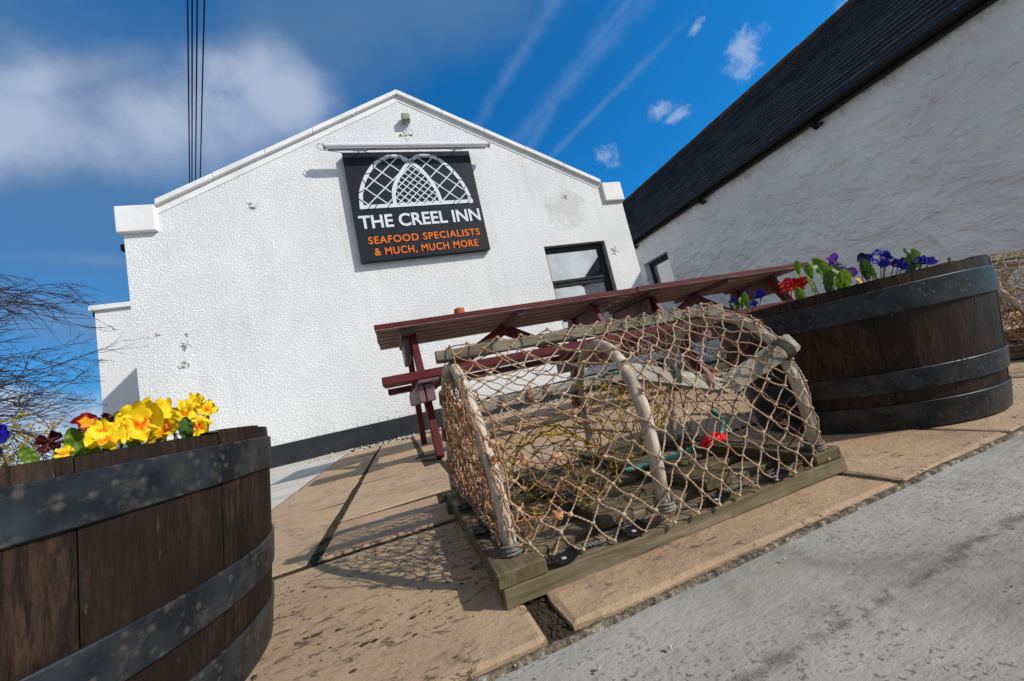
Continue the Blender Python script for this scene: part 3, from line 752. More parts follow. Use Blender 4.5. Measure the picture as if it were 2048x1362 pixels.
def text(body, x0, x1, z0, z1, mat, name, bold=.012, y=SY-.004, space=1.0):
    cu = bpy.data.curves.new(name, 'FONT'); cu.body = body; cu.extrude = .003; cu.offset = bold; cu.space_character = space; cu.resolution_u = 4
    to = bpy.data.objects.new(name+'_tmp', cu); COL.objects.link(to)
    dg = bpy.context.evaluated_depsgraph_get(); me = bpy.data.meshes.new_from_object(to.evaluated_get(dg))
    bpy.data.objects.remove(to)
    xs = [v.co.x for v in me.vertices]; ys = [v.co.y for v in me.vertices]; zs = [v.co.z for v in me.vertices]
    L_ = sign.location
    for v in me.vertices:
        c = v.co.copy()
        v.co = V((x0+(c.x-min(xs))/(max(xs)-min(xs))*(x1-x0)-L_.x, y-c.z-L_.y, z0+(c.y-min(ys))/(max(ys)-min(ys))*(z1-z0)-L_.z))
    me.materials.clear(); me.materials.append(mat); me.name = name
    o = bpy.data.objects.new(name, me); COL.objects.link(o); o.parent = sign; return o
text('THE CREEL INN', -.070, 1.668, 2.876, 3.075, M['signwhite'], 'name_lettering', .022)
text('SEAFOOD SPECIALISTS', .008, 1.605, 2.645, 2.754, M['signorange'], 'upper_orange_lettering', .015, space=1.12)
text('& MUCH, MUCH MORE', .064, 1.542, 2.455, 2.584, M['signorange'], 'lower_orange_lettering', .015, space=1.12)
# lamp over the sign
lamp = empty('sign_lamp', (.85, D0, 4.05), 'long white strip lamp on brackets above the charcoal sign', 'lamp')
LY = D0-.226
b = MB(); b.tube([(-.333, LY, 4.055), (2.0, LY, 4.052)], .040, 14); b.build('casing', M['lampbody'], lamp, smooth=False)
b = MB(); b.box((-.30, LY-.022, 4.003), (1.96, LY+.03, 4.020)); b.build('diffuser', simple('grey_diffuser', (.33, .33, .34), .4, .1, 5, 0), lamp)
b = MB(); b.tube([(1.995, LY, 4.052), (2.022, LY, 4.052)], .045, 14); b.tube([(-.355, LY, 4.055), (-.325, LY, 4.055)], .043, 14); b.build('end_cap', simple('grey_end_cap', (.40, .40, .42), .4, .1, 5, 0), lamp)
for x in (.12, 1.50):
    b = MB(); b.tube([(x, LY, 4.02), (x-.03, LY+.03, 3.985), (x-.03, D0-.1, 3.985+.06), (x-.03, D0, 4.075)], .008, 6)
    b.box((x-.10, LY-.005, 3.985), (x+.09, LY+.02, 3.997)); b.tube([(x-.08, LY, 4.03), (x-.08, LY, 3.985)], .010, 6); b.tube([(x+.07, LY, 4.03), (x+.07, LY, 3.985)], .010, 6)
    b.build('bracket', M['nail'], lamp)
b = MB()
b.tube([(-.34, LY, 4.07), (-.40, LY, 4.10), (-.43, LY, 4.05), (-.38, LY, 4.0), (-.25, LY+.01, 3.985), (-.12, LY+.05, 3.99), (-.02, LY+.1, 4.0)], .004, 5)
b.tube([(.10, LY+.02, 4.02), (.3, D0-.05, 4.03), (.5, D0-.02, 4.00), (.80, D0-.02, 4.03)], .004, 5)
b.build('flex', M['gutter'], lamp)
jb = empty('junction_box', (.845, D0, 4.6), 'small olive grey junction box with loose flex near the gable apex', 'junction box')
b = MB(); b.box((.795, D0-.12, 4.565), (.915, D0-.015, 4.675)); b.build('casing', M['greybox'], jb, bevel=.008)
b = MB(); b.box((.82, D0-.015, 4.60), (.89, D0, 4.65)); b.build('mounting', M['gutter'], jb)
b = MB()
b.tube([(.84, D0-.06, 4.565), (.83, D0-.05, 4.50), (.85, D0-.03, 4.45), (.83, D0-.02, 4.38), (.86, D0-.03, 4.22), (.90, D0-.15, 4.10)], .004, 5)
b.tube([(.87, D0-.06, 4.565), (.90, D0-.05, 4.52), (.88, D0-.03, 4.46), (.93, D0-.03, 4.43), (.90, D0-.02, 4.39)], .004, 5)
b.tube([(.85, D0-.06, 4.565), (.87, D0-.07, 4.50), (.84, D0-.03, 4.46), (.80, D0-.01, 4.40)], .004, 5)
b.build('flex', M['lampbody'], jb)
b = MB()
for k in range(16): b.blob((.72+U(-.03, .19), D0-.004, 4.385+U(-.012, .012)), U(.006, .018), (1.3, .5, .6), .4)
b.build('crumbled_fixing', M['stem'], jb)

# ------------------------------------------------------------------ second building
sx_, sy_ = math.sin(.0467), -math.cos(.0467)
EX, EZ, RX, RZ = 5.50, 2.89, 8.0, 5.225
def at2(s_, x, z): return V((x+s_*sx_, D0+s_*sy_, z))
S0, S1 = -6.0, 4.12
cot = empty('slate_roofed_cottage', (EX, D0, 0), 'long limewashed rubble cottage in shade with steep dark slate roof', 'building')
WS0, WS1, W2Z0, W2Z1 = -1.33, -.62, 1.60, 2.28
b = MB()
def q2(s0, s1, z0, z1, x=EX+.06): b.add([at2(s0, x, z0), at2(s1, x, z0), at2(s1, x, z1), at2(s0, x, z1)], [(0, 1, 2, 3)])
TOP = EZ+.05
q2(S0, WS0, 0, TOP); q2(WS1, S1, 0, TOP); q2(WS0, WS1, 0, W2Z0); q2(WS0, WS1, W2Z1, TOP)
for s_ in (WS0, WS1): b.add([at2(s_, EX+.06, W2Z0), at2(s_, EX+.30, W2Z0), at2(s_, EX+.30, W2Z1), at2(s_, EX+.06, W2Z1)], [(0, 1, 2, 3)])
for z in (W2Z0, W2Z1): b.add([at2(WS0, EX+.06, z), at2(WS1, EX+.06, z), at2(WS1, EX+.30, z), at2(WS0, EX+.30, z)], [(0, 1, 2, 3)])
for s_ in (S0, S1): b.add([at2(s_, EX+.06, -.05), at2(s_, RX, -.05), at2(s_, RX+2.5, -.05), at2(s_, RX+2.5, EZ), at2(s_, RX, RZ-.05), at2(s_, EX+.06, TOP)], [(0, 1, 2, 3, 4, 5)])
b.build('limewashed_wall', M['rubble'], cot)
# window
w = MB(); xf = EX+.20
def bar2(s0, s1, z0, z1, x0=xf, x1=xf+.05):
    P = [at2(s, x, z) for z in (z0, z1) for s, x in ((s0, x0), (s1, x0), (s1, x1), (s0, x1))]
    w.add(P, [(0,3,2,1),(4,5,6,7),(0,1,5,4),(1,2,6,5),(2,3,7,6),(3,0,4,7)])
bar2(WS0, WS1, W2Z1-.10, W2Z1); bar2(WS0, WS1, W2Z0, W2Z0+.07); bar2(WS0, WS0+.06, W2Z0+.07, W2Z1-.1); bar2(WS1-.09, WS1, W2Z0+.07, W2Z1-.1)
wf = w.build('window', M['blackframe'], cot, bevel=.004)
w = MB(); bar2(WS0+.06, WS1-.09, W2Z0+.07, W2Z1-.10, xf+.03, xf+.036); w.build('pane', M['glass'], wf)
w = MB(); bar2(WS0-.2, WS1+.2, W2Z0-.2, W2Z1+.2, xf+.5, xf+.52); w.build('room_backing', M['dark'], wf)
# slates
b = MB(); run = V((RX-EX, RZ-EZ)); L_ = run.length; u_ = run/L_; ex = .165; n = int(L_/ex)
nrm2 = (-u_[1], u_[0])
for i in range(-0, n+1):
    s_ = S0+U(0, .2)
    while s_ < S1:
        wd = U(.20, .28)
        d0 = i*ex-.05; d1 = d0+ex+.03
        j = U(-.004, .004); lift = U(0, .004)
        P = []
        for dd, hh in ((d0, .016+lift), (d1, .004)):
            for ss in (s_+.003, min(s_+wd-.003, S1)):
                for t_ in (0, -.009):
                    P.append(at2(ss, EX+u_[0]*(dd+j)+nrm2[0]*(hh+t_), EZ+u_[1]*(dd+j)+nrm2[1]*(hh+t_)))
        # order: (d0,s0,top),(d0,s0,bot),(d0,s1,top),(d0,s1,bot),(d1...)
        b.add(P, [(0,2,6,4),(1,5,7,3),(0,1,3,2),(4,6,7,5),(0,4,5,1),(2,3,7,6)])
        s_ += wd
b.add([at2(S0, RX, RZ), at2(S1, RX, RZ), at2(S1, RX+2.6, EZ), at2(S0, RX+2.6, EZ)], [(0, 1, 2, 3)])
b.add([at2(S0, EX-.02, EZ-.03), at2(S1, EX-.02, EZ-.03), at2(S1, RX, RZ-.03), at2(S0, RX, RZ-.03)], [(0, 1, 2, 3)])
b.build('slate_roof', M['slate'], cot)
b = MB(); s_ = S0
while s_ < S1:
    P0 = at2(s_, RX, RZ+.01+U(-.006, .006)); P1 = at2(s_+.44, RX, RZ+.01+U(-.006, .006)); b.tube([P0, P1], .065, 8); s_ += .45
b.build('ridge_tile', M['ridge'], cot)
b = MB()
P = [at2(s, x, z) for z in (EZ-.13, EZ-.02) for s, x in ((S0, EX-.005), (S1, EX-.005), (S1, EX+.055), (S0, EX+.055))]
b.add(P, [(0,3,2,1),(4,5,6,7),(0,1,5,4),(1,2,6,5),(2,3,7,6),(3,0,4,7)]); b.build('fascia', M['gutter'], cot)
b = MB(); b.tube([at2(S0, EX-.055, EZ-.045), at2(S1, EX-.055, EZ-.045)], .048, 10); 
s_ = S0+.5
while s_ < S1:
    b.tube([at2(s_, EX-.055, EZ-.045), at2(s_+.05, EX-.055, EZ-.045)], .054, 10); s_ += 1.83
b.build('gutter', M['gutter'], cot, smooth=False)
s_ = S0+.9; 
while s_ < S1:
    b = MB(); 
    A = at2(s_, EX+.055, EZ-.20); b.beam(A, at2(s_, EX-.075, EZ-.115), .05, .035, n=3, jit=.006); b.beam(at2(s_-.02, EX+.05, EZ-.17), at2(s_+.09, EX-.02, EZ-.20), .04, .03, n=2, jit=.008)
    b.build('eaves_bracket', M['gutter'], cot); s_ += 1.86

# ------------------------------------------------------------------ overhead cables
CT = [(-.334, 1.017, 1.170), (-.323, 1.014, 1.167), (-.311, 1.011, 1.164), (-.293, 1.005, 1.160)]
CB = [(-.411, 1.104, .702), (-.405, 1.102, .702), (-.396, 1.099, .701), (-.384, 1.095, .704)]
CL = ['overhead cable hanging leftmost of the four in the sky left of the gable', 'second overhead cable from the left of the four above the gable slope', 'third overhead cable from the left of the four above the gable slope', 'overhead cable hanging rightmost of the four, converging towards the others lower down']
for k in range(4):
    a = V(CT[k])*(6/CT[k][1])+V((0, 0, .29)); c = V(CB[k])*(10/CB[k][1])+V((0, 0, .29)); d_ = c-a
    b = MB(); pts = []
    for i in range(-6, 8): pts.append(a+d_*i)
    b.tube(pts, .011, 6, caps=False)
    o = b.build('overhead_cable', M['cable'], at=a, smooth=True); tag(o, CL[k], 'cable', 'overhead cables above the inn')
# ------------------------------------------------------------------ picnic tables
TZ = .862
def make_table():
    t = empty('picnic_table', (.92, 2.87, 0), 'maroon slatted picnic table nearer the sign, with a terracotta pot on it', 'table', 'maroon picnic tables on the patio')
    b = MB()
    for k in range(6):
        y0 = 2.47+k*.1275; z1 = TZ-.001*k
        j = U(-.003, .003)
        b.beam((-.055+j, y0+.053, z1-.016), (1.90+j, y0+.053, z1-.016-.012), .104, .032, n=8, jit=.0006)
    # upper faces/edges are painted; the faded underside is its own part just below
    b.build('tabletop', M['table'], t, bevel=.003)
    b = MB()
    for k in range(6):
        y0 = 2.47+k*.1275; b.beam((-.052, y0+.053, TZ-.0345-.001*k), (1.897, y0+.053, TZ-.0465-.001*k), .100, .003)
    b.build('worn_underside', M['tableunder'], t)
    for (y0, zt) in ((2.10, .495), (3.37, .512)):
        b = MB()
        b.beam((-.055, y0+.055, zt-.024), (1.90, y0+.055, zt-.034), .108, .046, n=6, jit=.0006); b.beam((-.05, y0+.175, zt-.024), (1.90, y0+.175, zt-.034), .112, .046, n=6, jit=.0006)
        s = b.build('seat', M['table'], t, bevel=.004)
    for mx in (0, 1):
        fx = (lambda x: x) if mx == 0 else (lambda x: 1.76-x)
        for y0, y1, x in ((2.25, 2.66, .177), (3.40, 3.06, .157)):
            b = MB(); b.beam((fx(x), y0, 0), (fx(x), y1, .79), .044, .09, up=(0, 1, 0)); b.build('leg', M['table'], t, bevel=.004)
        b = MB(); b.beam((fx(.14), 2.52, .806), (fx(.14), 3.19, .806), .095, .040); b.build('top_cleat', M['cleat'], t, bevel=.006)
        b = MB(); b.beam((fx(.128), 2.62, .71), (fx(.128), 3.13, .71), .044, .14, n=3, jit=.001); o = b.build('upper_crossbeam', M['cleat'], t, bevel=.006)
        b = MB(); b.beam((fx(.132), 2.14, .374), (fx(.132), 3.66, .386), .036, .105); b.beam((fx(.181), 2.14, .372), (fx(.181), 2.355, .374), .050, .10)
        o = b.build('lower_crossbeam', M['cleat'], t, bevel=.006)
        b = MB()
        for (yy, zz) in ((2.24, .40), (2.30, .35), (2.33, .41), (3.3, .40), (3.36, .36), (3.42, .41)):
            xx = fx(.1135); b.tube([(xx-.001, yy, zz), (xx+.001, yy, zz)], .011, 8)
        for (yy, zz) in ((2.70, .75), (2.74, .67)):
            xx = fx(.1055); b.tube([(xx-.001, yy, zz), (xx+.001, yy, zz)], .009, 8)
        b.build('bolt_hole', M['dark'], t)
        for y0, zt in ((2.10, .447), (3.37, .464)):
            b = MB(); b.beam((fx(.178), y0+.004, zt-.013), (fx(.178), y0+.23, zt-.013), .112, .020); b.build('seat_cleat', M['cleat'], t, bevel=.004)
        b = MB(); b.beam((.92-(.01 if mx == 0 else -.01), 2.90 + mx*.06, .775), (fx(.22), 2.90+mx*.06, .425), .04, .085); b.build('brace', M['table'], t, bevel=.004)
    b = MB(); b.beam((.935, 2.50, .800), (.935, 3.20, .800), .07, .038); b.build('middle_cleat', M['cleat'], t, bevel=.005)
    return t
tab = make_table()
tab2 = copy_tree(tab); tab2.location = tab.location+V((2.005, .045, .006)); tab2['label'] = 'maroon slatted picnic table farther right, in front of the slate roofed cottage'
pot = MB()
pr_ = [(.053, 0), (.053, .03), (.047, .031), (.040, .125), (.036, .129), (.0, .129)]
pc = V((.575, 2.88, TZ-.004)); n_ = 20; vs = []; fs = []
for i, (r, z) in enumerate(pr_):
    for k in range(n_): a = 2*math.pi*k/n_; vs.append(pc+V((r*math.cos(a), r*math.sin(a), z)))
for i in range(len(pr_)-1):
    for k in range(n_): fs.append((i*n_+k, i*n_+(k+1) % n_, (i+1)*n_+(k+1) % n_, (i+1)*n_+k))
pot.add(vs, fs); tag(pot.build('flower_pot', M['terracotta'], at=pc, smooth=False), 'small terracotta pot standing upside down on the picnic table', 'pot')

# ------------------------------------------------------------------ barrel planters
def barrel(cx, cy, prof, hoops, nst, a0, label):
    """prof: list of (z, r) outer surface; hoops: list of (z0, z1)"""
    t = empty('barrel_planter', (cx, cy, 0), label, 'planter', 'half barrel planters')
    def rad(z):
        for (z0, r0), (z1, r1) in zip(prof, prof[1:]):
            if z <= z1: return r0+(r1-r0)*(z-z0)/(z1-z0)
        return prof[-1][1]
    ZT = prof[-1][0]; b = MB(); rimb = MB()
    ang = 0; k = 0; edges = [0]
    while edges[-1] < 2*math.pi-.01:
        w_ = 2*math.pi/nst*U(.75, 1.25); edges.append(edges[-1]+w_)
    sc = 2*math.pi/edges[-1]; edges = [e*sc+a0 for e in edges]
    th = .026
    for e0, e1 in zip(edges, edges[1:]):
        g = .00035/rad(.2); e0 += g; e1 -= g; m_ = 4; nz_ = 12
        dr = U(-.0007, .0007); dzt = U(-.003, .002)
        vs = []; fs = []
        for j in range(nz_+1):
            z = 0.0+(ZT+dzt)*j/nz_
            for i in range(m_+1):
                a = e0+(e1-e0)*i/m_; r = rad(z)-.0035+dr-(.0012 if i in (0, m_) else 0)+.0005*noise.noise(V((a*40, z*6, 2)))
                if j == nz_: r -= .002
                vs.append((cx+r*math.cos(a), cy+r*math.sin(a), z))
        for j in range(nz_):
            for i in range(m_): q = j*(m_+1)+i; fs.append((q, q+1, q+m_+2, q+m_+1))
        # inner face and rim
        n0 = len(vs)
        for j, z in enumerate((ZT+dzt, ZT-.09)):
            for i in range(m_+1):
                a = e0+(e1-e0)*i/m_; r = rad(z)-.0035-th; vs.append((cx+r*math.cos(a), cy+r*math.sin(a), z))
        for i in range(m_):
            fs.append((n0+i+1, n0+i, n0+m_+1+i, n0+m_+2+i))
        b.add(vs, fs)
        vs = []; 
        for i in range(m_+1):
            a = e0+(e1-e0)*i/m_
            for r in (rad(ZT)-.0055+dr, rad(ZT)-.0035-th): vs.append((cx+r*math.cos(a), cy+r*math.sin(a), ZT+dzt+.0002))
        rimb.add(vs, [(2*i, 2*i+2, 2*i+3, 2*i+1) for i in range(m_)])
    b.build('staves', M['stave'], t)
    rimb.build('rim', M['rim'], t)
    for hi, (z0, z1) in enumerate(hoops):
        b = MB(); n_ = 260; vs = []; fs = []
        zz = [z0, z0+.0012]+[z0+(z1-z0)*q for q in (.2, .4, .6, .8)]+[z1-.0012, z1]
        for j, z in enumerate(zz):
            for k in range(n_):
                a = 2*math.pi*k/n_; r = rad(z)+.0002+.0003*noise.noise(V((math.cos(a)*6, math.sin(a)*6, z*20+hi*9)))-(.001 if j in (0, len(zz)-1) else 0)
                vs.append((cx+r*math.cos(a), cy+r*math.sin(a), max(z, .0012)))
        for z in (z1, z0):
            for k in range(n_):
                a = 2*math.pi*k/n_; r = rad(z)-.007; vs.append((cx+r*math.cos(a), cy+r*math.sin(a), max(z, .0012)))
        R_ = len(zz)
        for j in range(R_-1):
            for k in range(n_): fs.append((j*n_+k, j*n_+(k+1) % n_, (j+1)*n_+(k+1) % n_, (j+1)*n_+k))
        for k in range(n_):
            fs.append(((R_-1)*n_+k, (R_-1)*n_+(k+1) % n_, R_*n_+(k+1) % n_, R_*n_+k)); fs.append((k, (R_+1)*n_+k, (R_+1)*n_+(k+1) % n_, (k+1) % n_))
        b.add(vs, fs); h = b.build('hoop', M['hoop'], t)
        if hi > 0 and cx > 0:
            b = MB(); a = -1.12+hi*.11 if cx > 0 else -.55+hi*.05
            r = rad(z0)+.003; b.tube([(cx+(r-.004)*math.cos(a), cy+(r-.004)*math.sin(a), z0+.001), (cx+(r+.004)*math.cos(a), cy+(r+.004)*math.sin(a), z0-.001)], .0038, 8)
            b.build('hoop_nail', M['hoop'], h)
    b = MB(); vs = [(cx, cy, ZT-.05)]; fs = []
    for j in range(1, 7):
        for k in range(30):
            a = 2*math.pi*k/30; r = (rad(ZT-.05)-.029)*j/6; vs.append((cx+r*math.cos(a), cy+r*math.sin(a), ZT-.045+.012*noise.noise(V((r*9*math.cos(a), r*9*math.sin(a), cx)))))
    for k in range(30): fs.append((0, 1+k, 1+(k+1) % 30))
    for j in range(5):
        for k in range(30): fs.append((1+j*30+k, 1+(j+1)*30+k, 1+(j+1)*30+(k+1) % 30, 1+j*30+(k+1) % 30))
    b.add(vs, fs); b.build('soil', M['soil'], t, smooth=True)
    return t
barrel(-.584, .692, [(0, .345), (.06, .354), (.103, .359), (.15, .364), (.254, .373), (.302, .377), (.32, .378)], [(0, .06), (.103, .150), (.254, .302)], 19, .36,
       'dark half barrel planter with corroded hoops holding yellow primroses at the left')
barrel(1.286, .807, [(0, .269), (.061, .281), (.091, .286), (.138, .294), (.270, .313), (.329, .318), (.354, .322)], [(0, .061), (.091, .138), (.270, .329)], 17, .1,
       'dark half barrel planter with blue and red primroses behind the lobster creel')

# ------------------------------------------------------------------ flowers
LEFT=[
('yellow',(-0.2950,0.5200,0.3290),0.0159),
('yellow',(-0.2850,0.5600,0.3420),0.0204),
('yellow',(-0.2690,0.5800,0.3320),0.0209),
('yellow',(-0.2700,0.6200,0.3500),0.0220),
('yellow',(-0.2820,0.5800,0.3560),0.0165),
('yellow',(-0.2530,0.6200,0.3310),0.0147),
('yellow',(-0.2500,0.6400,0.3540),0.0119),
('yellow',(-0.3080,0.5400,0.3410),0.0110),
('yellow',(-0.2960,0.5500,0.3430),0.0102),
('yellow',(-0.3290,0.5200,0.3240),0.0072),
('yellow',(-0.2660,0.6400,0.3630),0.0139),
('redyel',(-0.3280,0.5500,0.3560),0.0134),
('maroon',(-0.3160,0.5600,0.3550),0.0080),
('maroon',(-0.3460,0.5300,0.3400),0.0104),
('redyel',(-0.3140,0.6000,0.3590),0.0094),
('maroon',(-0.3090,0.6300,0.3700),0.0080),
('maroon',(-0.3520,0.6000,0.3530),0.0067),
('blue',(-0.3850,0.5400,0.3560),0.0156),
('blue',(-0.4030,0.5600,0.3420),0.0118),
('blue',(-0.4080,0.5600,0.3780),0.0086),
('blue',(-0.3750,0.5200,0.3230),0.0059),
('leaf',(-0.3380,0.5500,0.3350),0.0148),
('leaf',(-0.3330,0.6200,0.3540),0.0141),
('leafd',(-0.2580,0.6000,0.3300),0.0141),
('leaf',(-0.3060,0.5200,0.3230),0.0105),
('leafd',(-0.2920,0.6000,0.3320),0.0151),
('leaf',(-0.2920,0.5600,0.3270),0.0104),
('leafd',(-0.2950,0.6500,0.3500),0.0138),
('leaf',(-0.3830,0.5600,0.3310),0.0109),
]
RIGHT=[
('deepblue',(1.0030,0.8800,0.4030),0.0121),
('deepblue',(1.0920,0.8600,0.4040),0.0137),
('deepblue',(1.0270,0.8400,0.3790),0.0117),
('deepblue',(1.0500,0.8700,0.4140),0.0076),
('leafd',(0.9690,0.8600,0.3820),0.0147),
('leaf',(1.0290,0.8600,0.3950),0.0209),
('leaf',(1.0320,0.8800,0.3940),0.0152),
('redp',(1.1300,0.8000,0.4180),0.0117),
('redp',(1.0950,0.7900,0.4090),0.0101),
('redp',(1.1120,0.7800,0.3960),0.0114),
('redp',(1.1580,0.7900,0.4080),0.0117),
('redp',(1.1650,0.7800,0.4100),0.0131),
('redp',(1.0930,0.7800,0.3940),0.0099),
('redp',(1.1690,0.8100,0.4180),0.0105),
('redp',(1.1240,0.7700,0.3890),0.0099),
('redp',(1.0790,0.7800,0.3930),0.0085),
('leaf',(1.1900,0.8000,0.4590),0.0165),
('leaf',(1.2150,0.7900,0.4410),0.0194),
('leaf',(1.2340,0.7700,0.4300),0.0353),
('leaf',(1.3400,0.8000,0.4350),0.0248),
('leaf',(1.2270,0.7200,0.3810),0.0336),
('leafd',(1.1950,0.7400,0.3880),0.0254),
('leaf',(1.1050,0.7600,0.3710),0.0210),
('leaf',(1.1590,0.7600,0.3900),0.0256),
('leafd',(1.2610,0.7600,0.4010),0.0293),
('leaf',(1.1660,0.8000,0.4280),0.0148),
('violet',(1.2770,0.7600,0.4540),0.0133),
('violet',(1.2730,0.7600,0.4370),0.0118),
('violet',(1.2870,0.7500,0.4160),0.0117),
('violet',(1.2870,0.7300,0.4040),0.0144),
('yellow',(1.2520,0.7000,0.3720),0.0097),
('navy',(1.3700,0.7300,0.4360),0.0163),
('deepblue',(1.4210,0.7200,0.4410),0.0193),
('deepblue',(1.3550,0.7100,0.4210),0.0130),
('deepblue',(1.4620,0.7300,0.4290),0.0136),
('navy',(1.4420,0.7100,0.4060),0.0133),
('deepblue',(1.4240,0.6900,0.3900),0.0144),
('deepblue',(1.3800,0.7000,0.4050),0.0115),
('navy',(1.3430,0.7300,0.4280),0.0103),
('leafd',(1.3320,0.7200,0.4060),0.0260),
('leafd',(1.5290,0.7200,0.4180),0.0244),
('leaf',(1.5510,0.7100,0.4100),0.0259),
('leafd',(1.4770,0.6900,0.3880),0.0278),
('deepblue',(1.5060,0.6800,0.3900),0.0176),
('deepblue',(1.5210,0.6700,0.3860),0.0160),
('leafd',(1.3260,0.7000,0.3780),0.0226),
('navy',(1.5080,0.7200,0.4070),0.0121),
]
def frame(nv, spin=0):
    nv = V(nv).normalized(); a = nv.cross(V((0, 0, 1))); a = a.normalized() if a.length > .05 else V((1, 0, 0)); c = nv.cross(a)
    ca, sa = math.cos(spin), math.sin(spin); return nv, a*ca+c*sa, c*ca-a*sa
def petals(b, c, nv, R, n=5, cup=.25, ruf=.10, spin=0, droop=0.0, wilt=0.0):
    c = V(c); nv, e1, e2 = frame(nv, spin); sd_ = U(0, 50)
    for k in range(n):
        a = 2*math.pi*k/n+U(-.08, .08); dv = e1*math.cos(a)+e2*math.sin(a); sv = e2*math.cos(a)-e1*math.sin(a)
        Rk = R*U(.9, 1.1); NR, NW = 7, 7; vs = []; fs = []; ts = []
        cupk = cup*U(.5, 1.5)
        for i in range(NR+1):
            r = i/NR
            wd = (.10+1.02*math.sin(min(1, r*1.0)*math.pi*.60)**1.15)*.66
            if r > .8: wd *= 1-.28*((r-.8)/.2)**2
            for j in range(NW+1):
                s_ = -1+2*j/NW
                rr = r*(1-.16*(1-abs(s_))**2*(r > .93)-.14*s_*s_*r)
                p = c+dv*(Rk*rr)+sv*(Rk*wd*s_*(1-wilt*.4))
                h = cupk*r*r*Rk*(1-droop*2.2*r)+ruf*Rk*noise.noise(V((s_*2.1+k*7, r*2.4, sd_)))*(.3+r)*1.6+.0006*k*(1 if r > .2 else 0)-.10*Rk*s_*s_*r
                h += wilt*Rk*noise.noise(V((s_*3+k*3, r*3, sd_+9)))*1.2
                vs.append(p+nv*h); ts.append(max(.001, min(1, r)))
        for i in range(NR):
            for j in range(NW): q = i*(NW+1)+j; fs.append((q, q+1, q+NW+2, q+NW+1))
        b.add(vs, fs, ts)
def leaf(b, base, tip, w_, up, bend=.2, cr=.06):
    base = V(base); tip = V(tip); d_ = tip-base; L = d_.length; d_.normalize(); up = V(up); s_ = d_.cross(up).normalized(); u = s_.cross(d_)
    NL, NW = 30, 12; vs = []; fs = []; ts = []; sd_ = U(0, 99)
    for i in range(NL+1):
        r = i/NL; wd = w_*(.16+.94*math.sin(min(1, (r*.94+.06))**1.35*math.pi)**.65)*(1 if r < .98 else .6)
        for j in range(NW+1):
            q = -1+2*j/NW
            h = bend*L*math.sin(r*math.pi)*.5+cr*w_*(math.sin(r*26+abs(q)*3)*.6*abs(q)+2*noise.noise(V((r*5, q*2, sd_))))+.30*w_*q*q
            vs.append(base+d_*(L*r)+s_*(wd*q*(1+.07*math.sin(r*33)))+u*h); ts.append(max(.001, min(1, abs(q)*1.6, .12+1.5*abs(math.sin(r*17-abs(q)*2.6)))))
    for i in range(NL):
        for j in range(NW): k = i*(NW+1)+j; fs.append((k, k+1, k+NW+2, k+NW+1))
    b.add(vs, fs, ts)
CAMP = V((0, 0, .29))
def plant(items, soil_z, name, label, cat, cx, cy):
    items = list(items)
    base = V((sum(i[1][0] for i in items)/len(items), sum(i[1][1] for i in items)/len(items)+.015, soil_z))
    t = empty(name, base, label, cat)
    for kind, c, R in items:
        if kind == 'redyel': R *= .74
        if c[0] < -.33 and kind == 'blue': R *= .72; c = (c[0]-.012, c[1], c[2])
        c = V(c); to = (CAMP-c).normalized()
        root = V((c.x*.45+base.x*.55+U(-.01, .01), c.y*.45+base.y*.55+U(0, .02), soil_z))
        if kind.startswith('leaf'):
            b = MB(); d_ = (c-root); d_.normalize()
            side = V((U(-.5, .5), U(-.25, .25), U(.1, .9))).normalized(); dd = (d_*.75+side*.6).normalized()
            leaf(b, c-dd*R*1.3, c+dd*R*1.25, R*.50, (to*.7+SUN*.5+V((U(-.5, .5), 0, U(-.3, .4)))), U(-.35, .5), .16); b.tube([root, root.lerp(c-dd*R*1.2, .6)+V((0, .004, 0)), c-dd*R*1.2], .0016, 5)
            o = b.build('leaf', M[kind], t, smooth=True)
        else:
            b = MB(); w_ = kind == 'maroon'
            nv = (to*U(.5, 1.0)+V((U(-.7, .7), U(-.3, .1), U(.15, 1.0)))*.9).normalized()
            petals(b, c, nv, R*1.08, 5 if not w_ else 4, U(.1, .6), .34 if kind == 'yellow' else .24, U(0, 6), 0, .9 if w_ else (.15 if kind == 'yellow' else 0))
            o = b.build('flower', M[kind], t, smooth=True)
            b = MB(); back = c-nv*R*.5
            b.tube([root, root.lerp(back, .5)+V((U(-.004, .004), .004, .006)), back, c-nv*R*.05], [.0014, .0013, .0016, .0022+R*.03], 6)
            b.build('stem', M['stempink'] if kind in ('navy', 'maroon') else M['stem'], t, smooth=True)
    return t
def sel(L, idx): return [L[i] for i in idx]
plant(sel(LEFT, [0, 7, 8, 9, 24]), .268, 'primrose_plant', 'yellow primrose with orange throats low against the barrel rim, left of the taller yellow ones', 'primrose', 0, 0)
plant(sel(LEFT, [1, 2, 4, 25, 26, 22]), .268, 'primrose_plant', 'bright yellow primrose with open orange centred blooms in the middle of the left barrel', 'primrose', 0, 0)
plant(sel(LEFT, [3, 5, 6, 10, 23, 27]), .268, 'primrose_plant', 'tall ruffled yellow primrose nearest the right end of the left barrel', 'primrose', 0, 0)
plant(sel(LEFT, [11, 12, 16, 21]), .268, 'polyanthus_plant', 'maroon and orange polyanthus standing above the left barrel rim against the sky', 'polyanthus', 0, 0)
plant(sel(LEFT, [13, ]), .268, 'polyanthus_plant', 'withered maroon bloom drooping to the left on a pale stalk in the left barrel', 'polyanthus', 0, 0)
plant(sel(LEFT, [14, 15]), .268, 'polyanthus_plant', 'small red and orange polyanthus half hidden behind yellow petals', 'polyanthus', 0, 0)
plant(sel(LEFT, [17, 18, 19, 20, 28]), .268, 'pansy_plant', 'deep blue primrose with yellow eyes at the extreme left edge of the photo', 'primrose', 0, 0)
